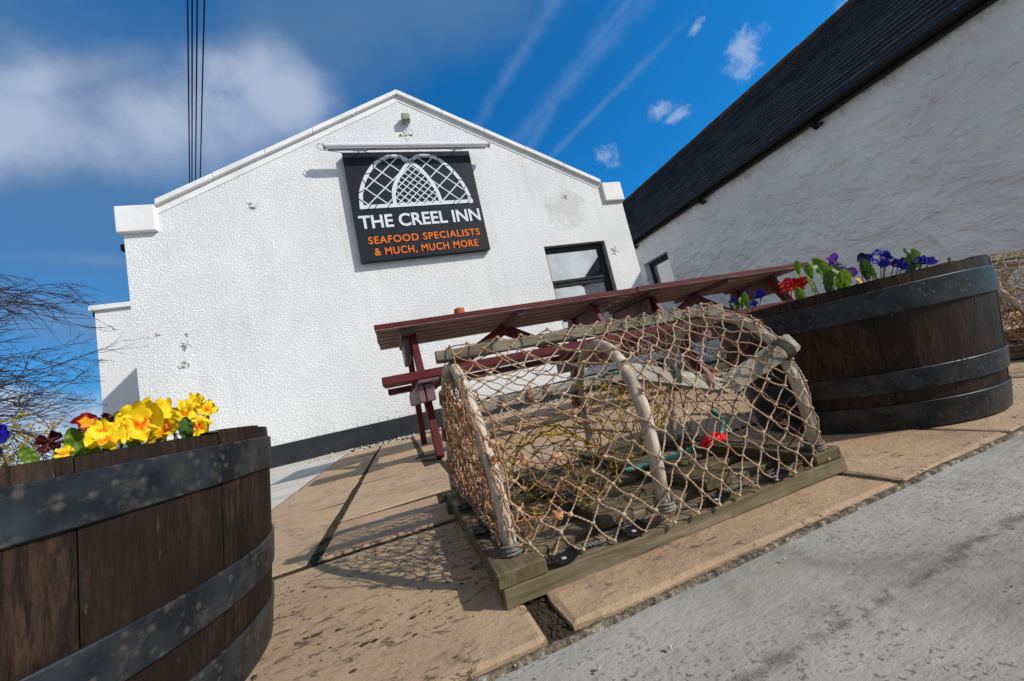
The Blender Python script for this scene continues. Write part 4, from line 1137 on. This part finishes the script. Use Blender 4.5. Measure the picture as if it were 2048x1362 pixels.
plant(sel(RIGHT, range(0, 7)), .305, 'primrose_plant', 'small blue primrose at the left end of the right barrel beside the creel', 'primrose', 0, 0)
plant(sel(RIGHT, [7, 8, 9, 10, 11, 12, 13, 14, 15, 22, 25, 16]), .305, 'primrose_plant', 'scarlet primrose cluster in the right barrel', 'primrose', 0, 0)
plant(sel(RIGHT, [17, 18, 19, 20, 21, 23, 24, 26, 27, 28, 29, 30]), .305, 'primrose_plant', 'leafy primrose with violet flowers between the scarlet and the navy ones', 'primrose', 0, 0)
plant(sel(RIGHT, [31, 32, 33, 34, 35, 36, 37, 38, 39, 45, 46]), .305, 'primrose_plant', 'dark navy primrose with pink stalks fanning over the barrel rim', 'primrose', 0, 0)
plant(sel(RIGHT, [40, 41, 42, 43, 44]), .305, 'primrose_plant', 'blue primrose with broad green leaves nearest the right end of the right barrel', 'primrose', 0, 0)
b = MB(); b.tube([(1.545, .64, .30), (1.548, .64, .385)], .003, 5); b.tube([(1.585, .66, .30), (1.588, .66, .375)], .003, 5)
tag(b.build('cut_stalk', M['leafd'], at=(1.56, .65, .30)), 'two cut green stalks poking over the right barrel rim', 'stalks')
# ------------------------------------------------------------------ lobster creel
RIB1 = [(.125,.605,.050),(.125,.612,.100),(.125,.617,.140),(.125,.632,.180),(.124,.655,.230),(.123,.690,.290),(.122,.725,.332),(.121,.791,.365),(.119,.880,.362),(.117,.96,.325),(.115,1.03,.26),(.114,1.085,.17),(.112,1.13,.10),(.112,1.15,.05)]
RIB2 = [(.373,.560,.050),(.371,.550,.100),(.371,.545,.140),(.372,.545,.187),(.374,.552,.235),(.381,.580,.283),(.400,.640,.325),(.423,.725,.346),(.445,.81,.344),(.461,.885,.322),(.478,.95,.27),(.495,1.0,.19),(.50,1.025,.11),(.498,1.02,.05)]
RIB3 = [(.742,.572,.050),(.742,.566,.110),(.742,.567,.167),(.742,.573,.220),(.741,.588,.270),(.738,.628,.320),(.733,.688,.350),(.726,.765,.354),(.722,.825,.330),(.719,.865,.275),(.717,.89,.210),(.715,.92,.123),(.713,.935,.08),(.713,.943,.05)]
RIBS = [RIB1, RIB2, RIB3]
def beam_z(x): return .385-(x-.088)*.025
def beam_y(x): return .78-(x-.088)*.088
def arc_res(P, n, a=0, b=None):
    P = [V(p) for p in P]; L = [0]
    for p, q in zip(P, P[1:]): L.append(L[-1]+(q-p).length)
    out = []
    for k in range(n+1):
        s_ = L[-1]*k/n
        for i in range(len(P)-1):
            if s_ <= L[i+1]+1e-9: out.append(P[i].lerp(P[i+1], (s_-L[i])/(L[i+1]-L[i]+1e-12))); break
    return out
NV_ = 34
def outer_profile(rib):
    # net line over one rib: hem, up the rib, over the beam, down the back
    x7 = rib[0][0]; P = []
    cen = V((rib[0][0], .77, .12))
    crest = V(rib[7]).lerp(V(rib[6]), .3) if rib is not RIB1 else V(rib[7])
    bx = crest.x; bp = V((bx, beam_y(bx), beam_z(bx)+.018))
    front = [V((rib[0][0], rib[0][1]-.018, .034))]
    for p in rib[0:7]:
        p = V(p); d_ = V((0, p.y-.77, max(.02, p.z-.10))).normalized()
        if p.y < bp.y-.03: front.append(p+d_*.015)
    front += [bp+V((0, -.022, -.001))]
    back = [bp+V((0, .022, -.001))]
    for p in rib[7:]:
        p = V(p); d_ = V((0, p.y-.77, max(.02, p.z-.10))).normalized()
        if p.y > bp.y+.04: back.append(p+d_*.015)
    back.append(V((rib[-1][0], rib[-1][1]+.018, .034)))
    return arc_res(front, NV_//2)+arc_res([front[-1]]+back, NV_//2)[1:]
PROF = [outer_profile(r) for r in RIBS]
NI = 26; I2 = 10
def net_pt(u, v):
    """u 0..NI along the creel, v 0..NV_ over the arch"""
    if u <= I2: a, b_, t_ = PROF[0], PROF[1], u/I2; w_ = math.sin(math.pi*t_)
    else: a, b_, t_ = PROF[1], PROF[2], (u-I2)/(NI-I2); w_ = math.sin(math.pi*t_)*1.25
    j = min(int(v), NV_-1); f = v-j
    p = a[j].lerp(a[j+1], f).lerp(b_[j].lerp(b_[j+1], f), t_)
    tt = v/NV_
    top = 1-abs(tt-.5)*2
    near = max(0, min(1, (top-.78)/.18))           # held up along the ridge beam
    low = min(1, tt/.12, (1-tt)/.12)
    cen = V((p.x, .78, .12))
    p = p+(cen-p)*(.115*w_*(1-near)*low)
    return p
def strand(b, A, B, r=.0017, bow=.004, ply=True, n=7, side=None):
    A = V(A); B = V(B); d_ = B-A; L = d_.length
    if L < 1e-4: return
    d_.normalize(); n1 = d_.orthogonal().normalized(); n2 = d_.cross(n1)
    bw = (n1*U(-1, 1)+n2*U(-1, 1))*bow*.6+V((0, 0, -bow*U(0, .8)))
    wb = (n1*U(-1, 1)+n2*U(-1, 1))*bow*.35
    pts = [A.lerp(B, i/n)+bw*math.sin(math.pi*i/n)+wb*math.sin(2*math.pi*i/n) for i in range(n+1)]
    if not ply: b.tube(pts, r, 5, caps=False); return
    N_ = max(8, int(L/.0022)); ph0 = U(0, 6.28); tw = 2*math.pi/.0125
    for k in (0, 1):
        P = []
        for i in range(N_+1):
            t_ = i/N_; q = t_*n; j = min(int(q), n-1); c = pts[j].lerp(pts[j+1], q-j)
            ph = ph0+k*math.pi+tw*L*t_; P.append(c+(n1*math.cos(ph)+n2*math.sin(ph))*r*.52)
        b.tube(P, r*.66, 4, caps=False)
def knot(b, c, r=.0036): b.blob(c, r*U(.85, 1.2), (U(.9, 1.3), U(.9, 1.3), U(.8, 1.1)), .18)
def tuft(b, c, n=9, L=.016, r=.0007, d0=None):
    if b is None: n = int(n*1.5); L *= .66; r = .00055
    if b is None:
        b = MB(); tuft(b, c, n, L, r, d0); b.build('frayed_end', M['fray'], creel); return
    for _ in range(n):
        d_ = V((U(-1, 1), U(-1, 1), U(-.8, .8))).normalized()
        if d0: d_ = (d_*.7+V(d0)).normalized()
        l = L*U(.5, 1.2); c0 = V(c); P = [c0]
        for k in range(4): d_ = (d_+V((U(-.4, .4), U(-.4, .4), U(-.4, .4)))).normalized(); P.append(P[-1]+d_*l/4)
        b.tube(P, [r*1.2, r*1.1, r, r*.8, r*.5], 4, caps=False)

creel = empty('lobster_creel', (.42, .85, 0), 'lobster creel with bent grey hoops, torn beige netting and mossy slatted base in the foreground', 'lobster creel', 'lobster creels on the patio')
# base slats, laid lengthwise
b_y = [(.552, .612), (.640, .700), (.735, .790), (.820, .882), (.915, .972), (1.005, 1.06), (1.092, 1.150)]
for k, (y0, y1) in enumerate(b_y):
    b = MB(); x0, x1 = .091+(U(-.003, .004) if k else 0), .782+(U(-.006, .004) if k else 0)
    if k == 6: x0 = .078
    b.beam((x0, (y0+y1)/2, .0150+U(0, .001)), (x1, (y0+y1)/2+U(-.004, .004)*bool(k), .0150), (y1-y0), .026, n=22, jit=.0009)
    o = b.build('base_slat', M['slat'], creel, bevel=.0022)
for x0, x1, y0, y1 in ((.086, .160, .553, 1.155), (.285, .352, .618, 1.15), (.505, .570, .612, 1.14), (.710, .781, .5535, 1.10)):
    b = MB(); b.beam(((x0+x1)/2, y0, .0385), ((x0+x1)/2+U(-.002, .002), y1, .0385), x1-x0, .021, n=18, jit=.0009); b.build('cross_batten', M['slaty'], creel, bevel=.0025)
b = MB(); b.beam((.062, 1.165, .033), (.20, 1.165, .036), .045, .018, n=4, jit=.002); b.build('loose_board_end', M['slaty'], creel, bevel=.003)
# ribs
for rib in RIBS:
    P = arc_res(rib, 46); P = [p+V((.0018*noise.noise(p*22), .002*noise.noise(p*22+V((5, 0, 0))), .002*noise.noise(p*22+V((0, 9, 0))))) for p in P]
    P = [V(P[max(0, i-1)])*.25+V(P[i])*.5+V(P[min(len(P)-1, i+1)])*.25 for i in range(len(P))]
    b = MB(); rr = [.0104*(1+.06*noise.noise(p*30))*(1.06 if i < 14 else 1) for i, p in enumerate(P)]
    b.tube(P, rr, 14); b.build('rib', M['rod'], creel, smooth=True)
b = MB(); b.beam((.088, .782, .385), (.772, .722, .3680), .036, .0225, n=26, jit=.0014); b.build('ridge_beam', M['beamw'], creel, bevel=.002)
# side rails
b = MB(); b.beam((.195, 1.03, .262), (.712, .925, .262), .016, .030, n=16, jit=.0012); b.build('back_rail', M['rail'], creel, bevel=.002)
def broken_plank(A, B, w_, t_, up, end_break, name='broken_door_rail'):
    A = V(A); B = V(B); d_ = (B-A).normalized(); up = V(up); s_ = d_.cross(up).normalized(); u = s_.cross(d_).normalized(); b = MB()
    nW = 9; nL = 14; vs = []; fs = []
    ends = []
    for j in range(nW+1):
        e0 = -abs(noise.noise(V((j*1.7, 1, 4))))*.045+U(-.008, .006) if end_break in ('A', 'both') else 0
        e1 = abs(noise.noise(V((j*1.3, 7, 2))))*.045+U(-.006, .008) if end_break in ('B', 'both') else (-.006 if j in (0, nW) else 0)
        ends.append((e0, e1))
    for side in (1, -1):
        for i in range(nL+1):
            for j in range(nW+1):
                e0, e1 = ends[j]; L = (B-A).length
                q = e0+(L+e1-e0)*i/nL
                vs.append(A+d_*q+s_*(w_*(j/nW-.5)*(1-.03*abs(noise.noise(V((i*.9, side, 3))))))+u*(side*t_/2*(1 if (i not in (0, nL) or not end_break) else .35)+.0006*noise.noise(V((j*2.1, i*.3, side)))))
    n0 = (nL+1)*(nW+1)
    for i in range(nL):
        for j in range(nW):
            k = i*(nW+1)+j; fs.append((k, k+1, k+nW+2, k+nW+1)); fs.append((n0+k+nW+1, n0+k+nW+2, n0+k+1, n0+k))
    for i in range(nL):
        for j in (0, nW):
            k = i*(nW+1)+j; q = (k, k+nW+1, n0+k+nW+1, n0+k); fs.append(q if j == 0 else q[::-1])
    for j in range(nW):
        k = j; fs.append((k, n0+k, n0+k+1, k+1)); k = nL*(nW+1)+j; fs.append((k+1, n0+k+1, n0+k, k))
    b.add(vs, fs); return b.build(name, M['rail'], creel)
broken_plank((.388, .583, .276), (.592, .600, .210), .034, .010, (0, -1, .55), 'B')
broken_plank((.632, .618, .205), (.768, .566, .262), .040, .011, (-.25, -1, .30), 'A')
b = MB(); A_ = V((.632, .618, .205)); B_ = V((.768, .566, .262)); d_ = (B_-A_).normalized(); s_ = d_.cross(V((-.25, -1, .30))).normalized(); u_n = s_.cross(d_).normalized()
c_ = B_-d_*.022+u_n*.0052; b.tube([c_, c_+u_n*.0012, c_+u_n*.0016], [.0042, .0040, .002], 10); b.build('rusty_nail', M['nail'], creel)
# lashings
def lashing(c, ax, r, n, mat, pitch=.0045, rr=.0022, el=(1, 1), name='lashing', par=None):
    b = MB(); ax = V(ax).normalized(); e1 = (ax.cross(V((0, 1, 0))) if abs(ax.y) < .9 else ax.orthogonal()).normalized(); e2 = ax.cross(e1); P = []
    for i in range(n*14+1):
        a = 2*math.pi*i/14; h = (i/(n*14)-.5)*n*pitch+U(-.0006, .0006)
        P.append(V(c)+ax*h+e1*(math.cos(a)*r*el[0])+e2*(math.sin(a)*r*el[1]))
    b.tube(P, rr, 5); return b.build(name, mat, par or creel)
lashing((.485, .591, .244), (.205, .017, -.066), .021, 3, M['khaki'], .0048, .0021, (1.0, .5))
lashing((.560, .597, .222), (.205, .017, -.066), .022, 3, M['pinkcord'], .005, .0020, (.95, .5))
lashing((.735, .570, .250), (.14, -.05, .06), .024, 5, M['khaki'], .0036, .0022, (.8, 1.0))
for k, (px_, s_) in enumerate(((.27, 4), (.345, 4), (.395, 5), (.56, 4))):
    yy = 1.03-(px_-.195)*.203
    lashing((px_, yy, .262), (1, -.2, 0), .019, s_, M['twine_orange'] if k % 2 else M['twine_dark'], .0034, .0014, (1, .8))
lashing((.492, .985, .225), (.15, .5, -1), .0145, 9, M['twine_orange'], .0028, .0014)
lashing((.499, 1.026, .09), (0, .05, -1), .0145, 7, M['twine_orange'], .0030, .0014)
lashing((.1145, 1.06, .215), (0, .55, -.9), .0150, 13, M['twine_dark'], .0031, .0015)
lashing((.113, 1.12, .12), (0, .4, -.9), .0150, 9, M['twine_orange'], .0034, .0016)
lashing((.1170, .985, .305), (0, .7, -.7), .0150, 11, M['twine_dark'], .0034, .0016)
lashing((.126, .606, .058), (0, .1, 1), .0165, 3, M['hemrope'], .0055, .0028)
lashing((.374, .557, .060), (0, -.1, 1), .0155, 3, M['hemrope'], .005, .0022)
lashing((.742, .571, .060), (0, -.1, 1), .0155, 3, M['hemrope'], .005, .0022)
# outer net: diamond mesh of two ply twine
nodes = {}
for i in range(NI+1):
    for j in range(NV_+1):
        if (i+j) % 2: continue
        p = net_pt(i, j); s_ = .0045 if 0 < j < NV_ else .002
        q = net_pt(min(NI, max(0, i+U(-.16, .16))), min(NV_, max(0, j+U(-.18, .18)))) if 0 < j < NV_ else p
        nodes[i, j] = q+V((U(-s_, s_)*.4, U(-s_, s_)*.7, U(-s_, s_)*.7))
# a torn place low on the left of the front
missing = set()
for (i, j) in list(nodes):
    if (i, j) in ((2, 4), (3, 5), (4, 6), (3, 7), (5, 5), (2, 6), (4, 8), (5, 7), (6, 6)): missing.add((i, j))
net = MB(); kn = MB(); fray = None
for (i, j), p in nodes.items():
    if (i, j) in missing: continue
    knot(kn, p, .0036)
    for dj in (1, -1):
        q = (i+1, j+dj)
        if q in nodes and q not in missing:
            strand(net, p, nodes[q], .00145, .0042)
        elif q in missing:
            e = p.lerp(nodes[q], U(.35, .7))+V((0, -.002, -U(0, .006))); strand(net, p, e, .00165, .004)
            if rnd.random() < .5: tuft(fray, e, 5, .010, .0006)
# boundary cords along the two end ribs
for i in (0, NI):
    js = [j for j in range(NV_+1) if (i+j) % 2 == 0]
    for a, c in zip(js, js[1:]):
        pm = net_pt(i, (a+c)/2)+V((-.004 if i == 0 else .004, 0, 0)); strand(net, nodes[i, a], pm, .0016, .002, n=3); strand(net, pm, nodes[i, c], .0016, .002, n=3)
net.add(kn.v, kn.f); net.build('outer_net', M['twine'], creel, smooth=True)
# hem rope round the base
b = MB(); xs = [.125, .160, .19, .245, .31, .373, .42, .48, .55, .63, .69, .742]
H_ = [V((x, .583-(.010 if k % 2 else 0), .034+(.012 if k in (0, len(xs)-1) else 0))) for k, x in enumerate(xs)]
for a, c in zip(H_, H_[1:]): strand(b, a, c, .0034, .003)
L_ = [V((.118, y, z)) for y, z in ((.60, .055), (.66, .054), (.72, .056), (.80, .054), (.90, .056), (1.0, .054), (1.10, .055))]
for a, c in zip(L_, L_[1:]): strand(b, a, c, .0030, .003)
R_ = [V((.735, y, z)) for y, z in ((.58, .055), (.66, .054), (.74, .056), (.84, .054), (.94, .055))]
for a, c in zip(R_, R_[1:]): strand(b, a, c, .0030, .003)
b.build('hem_rope', M['hemrope'], creel, smooth=True)
# frayed ends
for x, y, z, n_, L in ((.172, .572, .036, 16, .016), (.262, .574, .036, 12, .014), (.352, .572, .038, 18, .018), (.376, .555, .048, 26, .020), (.455, .572, .036, 12, .013), (.503, .571, .036, 12, .013), (.565, .571, .034, 12, .014), (.657, .571, .036, 10, .013), (.690, .571, .036, 12, .014), (.752, .568, .055, 22, .024)):
    for _ in range(1): tuft(fray, (x, y, z), n_, L, .0007, (0, -.3, -.3))
for p in ((.735, .60, .312), (.742, .612, .320), (.728, .63, .330), (.135, .615, .205), (.13, .62, .19), (.72, .60, .11)): tuft(fray, p, 16, .014, .0009)
# end nets
def planar_net(rib, xoff, bulge, step, r, mat, name, dens=1.0, jit=.006, ply=True, squash=1.0):
    P = [V(p) for p in arc_res(rib, 60)]; ys = [p.y for p in P]; y0, y1 = min(ys), max(ys)
    def ztop(y):
        best = 0
        for a, c in zip(P, P[1:]):
            if (a.y-y)*(c.y-y) <= 0 and abs(a.y-c.y) > 1e-6:
                z = a.z+(c.z-a.z)*(y-a.y)/(c.y-a.y); best = max(best, z)
        return best
    b = MB(); k_ = MB(); nd = {}
    ny = int((y1-y0)/step)+2; nz = int(.36/(step*squash))+2
    for i in range(ny):
        for j in range(nz):
            if (i+j) % 2: continue
            y = y0+.004+i*step; z = .05+j*step*squash
            if y > y1 or z > ztop(y)-.002: continue
            f = min(1, (ztop(y)-z)/.12)*min(1, (z-.04)/.1)
            nd[i, j] = V((rib[0][0]+xoff+bulge*f+U(-jit, jit), y+U(-jit, jit), z+U(-jit, jit)))
    for (i, j), p in nd.items():
        knot(k_, p, r*2.0)
        for q in ((i+1, j+1), (i+1, j-1)):
            if q in nd and rnd.random() < dens: strand(b, p, nd[q], r, .006, ply)
        if (i-1, j+1) not in nd or (i+1, j+1) not in nd:
            z = ztop(p.y)
            if z > 0: strand(b, p, (rib[0][0]+xoff*.3, p.y+U(-.008, .008), z), r, .004, ply)
    b.add(k_.v, k_.f); return b.build(name, mat, creel, smooth=True)
planar_net(RIB1, -.010, .012, .0165, .0015, M['twine_orange'], 'end_net', .92, .006, True, 1.25)
planar_net(RIB1, -.004, .030, .024, .0016, M['twine_dark'], 'end_net', .8, .009, True, 1.4)
planar_net(RIB3, .004, -.020, .030, .0016, M['twine_dark'], 'end_net', 1, .005)
# funnel nets inside
def funnel(c0, r0, c1, r1, nu, nv, r, mat, sag, name, jit=.008, dens=.95):
    b = MB(); k_ = MB(); nd = {}; c0 = V(c0); c1 = V(c1)
    ax = (c1-c0).normalized(); e1 = ax.cross(V((0, 0, 1))).normalized(); e2 = e1.cross(ax)
    for i in range(nu+1):
        t_ = i/nu; c = c0.lerp(c1, t_)+V((0, 0, -sag*math.sin(math.pi*t_))); rad_ = r0+(r1-r0)*t_
        for j in range(nv):
            if (i+j) % 2: continue
            a = 2*math.pi*j/nv; nd[i, j] = c+(e1*math.cos(a)*1.15+e2*math.sin(a)*.8)*rad_+V((U(-jit, jit), U(-jit, jit), U(-jit, jit)))
            if nd[i, j].z < .056: nd[i, j].z = .056+U(0, .006)
    for (i, j), p in nd.items():
        knot(k_, p, r*2.1)
        for dj in (1, -1):
            q = (i+1, (j+dj) % nv)
            if q in nd and rnd.random() < dens: strand(b, p, nd[q], r, .006)
    b.add(k_.v, k_.f); return b.build(name, mat, creel, smooth=True)
funnel((.245, .64, .150), .105, (.33, .92, .135), .062, 8, 18, .0014, M['twine_yellow'], .030, 'entrance_funnel_net')
funnel((.41, .80, .17), .12, (.585, .78, .20), .045, 6, 16, .0014, M['twine_yellow'], .01, 'parlour_funnel_net')
funnel((.20, .80, .10), .10, (.42, .84, .09), .09, 8, 16, .0012, M['twine_dark'], .02, 'sagging_inner_net', .012, .8)
for p, n_ in (((.285, .640, .088), 60), ((.235, .625, .20), 30), ((.27, .66, .14), 30), ((.55, .75, .18), 24)):
    b = MB(); tuft(b, p, n_, .012, .0007); b.build('mustard_tuft', M['twine_yellow'], creel)
# matted cords hanging on the near left corner and across the torn front
def cord(P, r=.0018):
    P = arc_res([V(p) for p in P], max(3, len(P)*2))
    b = MB()
    for a, c in zip(P, P[1:]): strand(b, a, c, r, .003)
    b.build('hanging_cord', M['twine_orange'], creel, smooth=True)
cord([(.128, .600, .235), (.15, .600, .19), (.175, .606, .175), (.21, .610, .16), (.25, .612, .18), (.30, .605, .165)])
cord([(.120, .60, .30), (.135, .598, .25), (.132, .595, .21), (.14, .60, .17), (.136, .598, .13), (.15, .597, .10), (.165, .594, .072), (.13, .590, .062)])
cord([(.112, .66, .27), (.118, .63, .22), (.12, .60, .17), (.128, .595, .12), (.14, .59, .08)])
cord([(.14, .597, .095), (.175, .592, .090), (.20, .594, .086), (.19, .59, .060)])
cord([(.17, .60, .19), (.185, .598, .14), (.205, .60, .125), (.225, .60, .095)])
cord([(.245, .60, .165), (.255, .598, .12), (.29, .602, .092)])
for k in range(12):
    y = .62+k*.035; x = .108; z0 = U(.20, .33); z1 = z0-U(.06, .18); cord([(x, y, z0), (x-.006, y+U(-.02, .02), (z0+z1)/2), (x, y+U(-.02, .02), max(.06, z1))], .0015)
for p in ((.130, .597, .215), (.128, .602, .19), (.175, .604, .175), (.205, .592, .088), (.232, .606, .165), (.113, .68, .24), (.112, .75, .28), (.111, .85, .22)):
    b = MB()
    for _ in range(3): knot(b, V(p)+V((U(-.005, .005), U(-.003, .003), U(-.005, .005))), .0055)
    tuft(b, p, 8, .014, .0009); b.build('orange_knot', M['fray'], creel)
# rubber pads with nails
for x, y, rz in ((.190, .5645, 0), (.312, .5645, .05), (.478, .5635, -.04), (.618, .5635, .03), (.101, .715, 1.5), (.101, .895, 1.6)):
    zt = .031 if abs(rz) < 1 else .0515
    b = MB(); vs = []; fs = []; nl = 10
    for s_ in (0, .0022):
        for i in range(nl+1):
            q = -1+2*i/nl
            for w_ in (-.0135, .0135):
                zz = zt+s_+.0075*abs(q)**2.2+(.003 if w_ > 0 else 0)
                cx_ = q*.0225*(1-.10*abs(q)); vs.append((x+cx_*math.cos(rz)-w_*math.sin(rz), y+cx_*math.sin(rz)+w_*math.cos(rz), zz))
    n0 = (nl+1)*2
    for i in range(nl):
        a = 2*i; fs += [(a, a+1, a+3, a+2), (n0+a+2, n0+a+3, n0+a+1, n0+a), (a+2, a+n0+2, a+n0, a), (a+1, a+n0+1, a+n0+3, a+3)]
    fs += [(0, n0, n0+1, 1), (2*nl+1, n0+2*nl+1, n0+2*nl, 2*nl)]
    b.add(vs, fs); pd = b.build('rubber_pad', M['rubber'], creel)
    b = MB(); b.tube([(x, y, zt+.0018), (x, y, zt+.0034), (x, y, zt+.0040)], [.0052, .0050, .003], 12); b.build('nail', M['nail'], pd)
# rope with red clip lying inside the creel
rp = MB()
P = arc_res([V(p) for p in ((.46, .80, .056), (.52, .775, .059), (.555, .757, .064), (.585, .735, .072), (.603, .715, .082))], 8)
for a, c in zip(P, P[1:]):
    strand(rp, a, c, .0052, .002); strand(rp, a+V((0, .011, -.001)), c+V((.004, .012, -.002)), .0048, .003)
P = arc_res([V(p) for p in ((.655, .712, .088), (.69, .735, .090), (.712, .745, .118), (.70, .76, .140), (.73, .77, .105), (.74, .76, .078))], 9)
for a, c in zip(P, P[1:]): strand(rp, a, c, .0040, .003)
P = arc_res([V(p) for p in ((.50, .93, .27), (.54, .91, .275), (.58, .90, .270))], 4)
for a, c in zip(P, P[1:]): strand(rp, a, c, .0040, .003)
ro = rp.build('rope', M['teal'], at=(.5, .77, .05), smooth=True); tag(ro, 'teal rope with a red plastic clip lying inside the near creel', 'rope')
b = MB()
ring = [V((.618+.020*math.cos(a), .703, .089+.007*math.sin(a)+.004*math.cos(a))) for a in [2*math.pi*k/14 for k in range(15)]]
b.tube(ring, .0042, 8); ring = [V((.646+.017*math.cos(a), .701+.004*math.sin(a), .091+.006*math.sin(a)-.005*math.cos(a))) for a in [2*math.pi*k/12 for k in range(13)]]
b.tube(ring, .0046, 8); b.beam((.632, .701, .094), (.662, .703, .084), .012, .009); b.beam((.604, .703, .086), (.628, .702, .095), .010, .008)
b.build('clip', M['red'], ro, smooth=True)
# a second creel of the same kind behind the right barrel
cr2 = copy_tree(creel)
cr2.location = creel.location+V((2.00, .12, .003)); cr2['label'] = 'lobster creel at the right edge, mostly hidden behind the right barrel planter'

# ------------------------------------------------------------------ shrubs
def twigs(b, p, d_, L, r, depth, up=.0, thorn=True):
    if V(p).x > -2.3 and depth > -1 and thorn: return
    n = 7; P = [V(p)]; R_ = [r]; d_ = V(d_).normalized()
    bend = V((U(-.5, .5), U(-.5, .5), U(-.35, .35)))*.55
    for i in range(n):
        if P[-1].z > 2.0: d_.z -= .16
        if thorn and P[-1].x > -2.5: L *= .6
        d_ = (d_+bend/n+V((U(-.12, .12), U(-.12, .12), U(-.12, .12)+up))).normalized(); P.append(P[-1]+d_*L/n); R_.append(r*(1-.75*(i+1)/n)+.0009)
    b.tube(P, R_, 5 if r > .006 else 4, caps=False)
    if depth > 0:
        m_ = 4 if depth > 2 else 5
        for k in range(m_+int(U(0, 2.5))):
            i = min(n, 1+int(U(.15, 1.0)*n)); dd = (P[i]-P[i-1]).normalized()
            o_ = V((U(-1, 1), U(-1, 1), U(-1, 1))); o_ = (o_-dd*o_.dot(dd)).normalized()
            twigs(b, P[i], dd*.9+o_*U(.35, .75)+V((.06, 0, 0)), L*U(.40, .66), R_[i]*.72, depth-1, up, thorn)
    elif thorn:
        for i in range(1, n): 
            if rnd.random() < .5:
                o_ = V((U(-1, 1), U(-1, 1), U(-1, 1))).normalized(); b.tube([P[i], P[i]+o_*U(.01, .035)], [.0016, .0006], 3, caps=False)
sh = empty('thorn_tree', (-4.72, 4.0, 0), 'bare thorny tree reaching in from the left edge against the sky', 'tree')
b = MB(); trunk = [V((-4.72, 4.0, -.03)), V((-4.70, 4.0, .5)), V((-4.722, 4.05, 1.0)), V((-4.67, 4.0, 1.5)), V((-4.72, 4.0, 1.85))]
b.tube(trunk, [.10, .085, .07, .055, .035], 10); b.build('trunk', M['bark'], sh, smooth=True)
b = MB()
LIMBS = [((-4.67, 4.0, .95), (1.0, .05, .10), 1.25), ((-4.67, 4.0, 1.1), (1.0, -.1, .12), 1.4), ((-4.67, 4.0, 1.25), (1.0, .1, .10), 1.45), ((-4.67, 4.0, 1.4), (1.0, .0, .16), 1.5), ((-4.67, 4.0, 1.55), (1.0, -.15, .22), 1.45), ((-4.67, 4.0, 1.7), (1, .1, .18), 1.2), ((-4.67, 4.0, 1.0), (1.0, .25, .35), 1.25), ((-4.67, 4.0, .9), (1.0, -.2, .02), 1.1)]
for p, d_, L in LIMBS: twigs(b, p, d_, L*1.02, .023, 3, .002)
for p, d_, L in (((-4.72, 4, 1.2), (-1, .2, .3), 1.2), ((-4.72, 4, 1.5), (-.7, -.6, .5), 1.2), ((-4.72, 4, 1.7), (-.3, .8, .6), 1.2), ((-4.72, 4, 1.6), (-.9, -.2, .2), .8)): twigs(b, p, d_, L, .018, 2)
b.build('branches', M['bark'], sh)
fs_ = empty('forsythia_bush', (-2.78, 3.5, 0), 'low yellow budded bush at the left edge below the bare thorn branches', 'bush')
b = MB(); lf = MB()
for k in range(95):
    a = U(0, 6.28); p = V((-2.78+U(-.12, .12), 3.5+U(-.12, .12), -.02)); d_ = V((math.cos(a)*.62, math.sin(a)*.62, U(.8, 1.3))).normalized()
    L = U(.68, 1.08); P = [p]; q = d_.copy()
    for i in range(8): q = (q+V((U(-.13, .13), U(-.13, .13), U(-.12, .06)))).normalized(); P.append(P[-1]+q*L/8)
    b.tube(P, [.006-.0006*i for i in range(9)], 4, caps=False)
    for i in range(3, 9):
        for _ in range(5):
            e = P[i].lerp(P[i-1], U(0, 1)); o_ = V((U(-1, 1), U(-1, 1), U(-.4, 1))).normalized(); e2 = e+o_*U(.02, .07)
            b.tube([e, e2], [.0018, .001], 3, caps=False)
            for _ in range(3):
                c = e.lerp(e2, U(.3, 1))+V((U(-.012, .012), U(-.012, .012), U(-.01, .01))); n1 = V((U(-1, 1), U(-1, 1), U(-1, 1))).normalized(); n2 = n1.orthogonal().normalized()
                s_ = U(.008, .017); lf.add([c-n1*s_, c+n2*s_*.5, c+n1*s_, c-n2*s_*.5+n1.cross(n2)*s_*.4], [(0, 1, 2, 3)], [U(.05, 1)]*4)
b.build('stems', M['barkred'], fs_); lf.build('foliage', M['forsythia'], fs_)
hb = empty('green_shrub', (-2.9, 4.6, 0), 'thin green twiggy shrub just above the left barrel rim behind the withered bloom', 'shrub')
b = MB(); lf = MB()
for k in range(26):
    p = V((-2.9+U(-.2, .2), 4.6+U(-.2, .2), -.02)); twigs(b, p, (U(-.4, .4), U(-.3, .3), 1), U(.35, .55), .005, 1, 0, False)
for k in range(900):
    c = V((-2.9+rnd.gauss(0, .20), 4.6+rnd.gauss(0, .2), U(.15, .62))); n1 = V((U(-1, 1), U(-1, 1), U(-1, 1))).normalized(); n2 = n1.orthogonal().normalized(); s_ = U(.006, .014)
    lf.add([c-n1*s_, c+n2*s_*.45, c+n1*s_, c-n2*s_*.45], [(0, 1, 2, 3)], [U(.3, 1)]*4)
b.build('stems', M['barkred'], hb); lf.build('foliage', M['leafd'], hb)
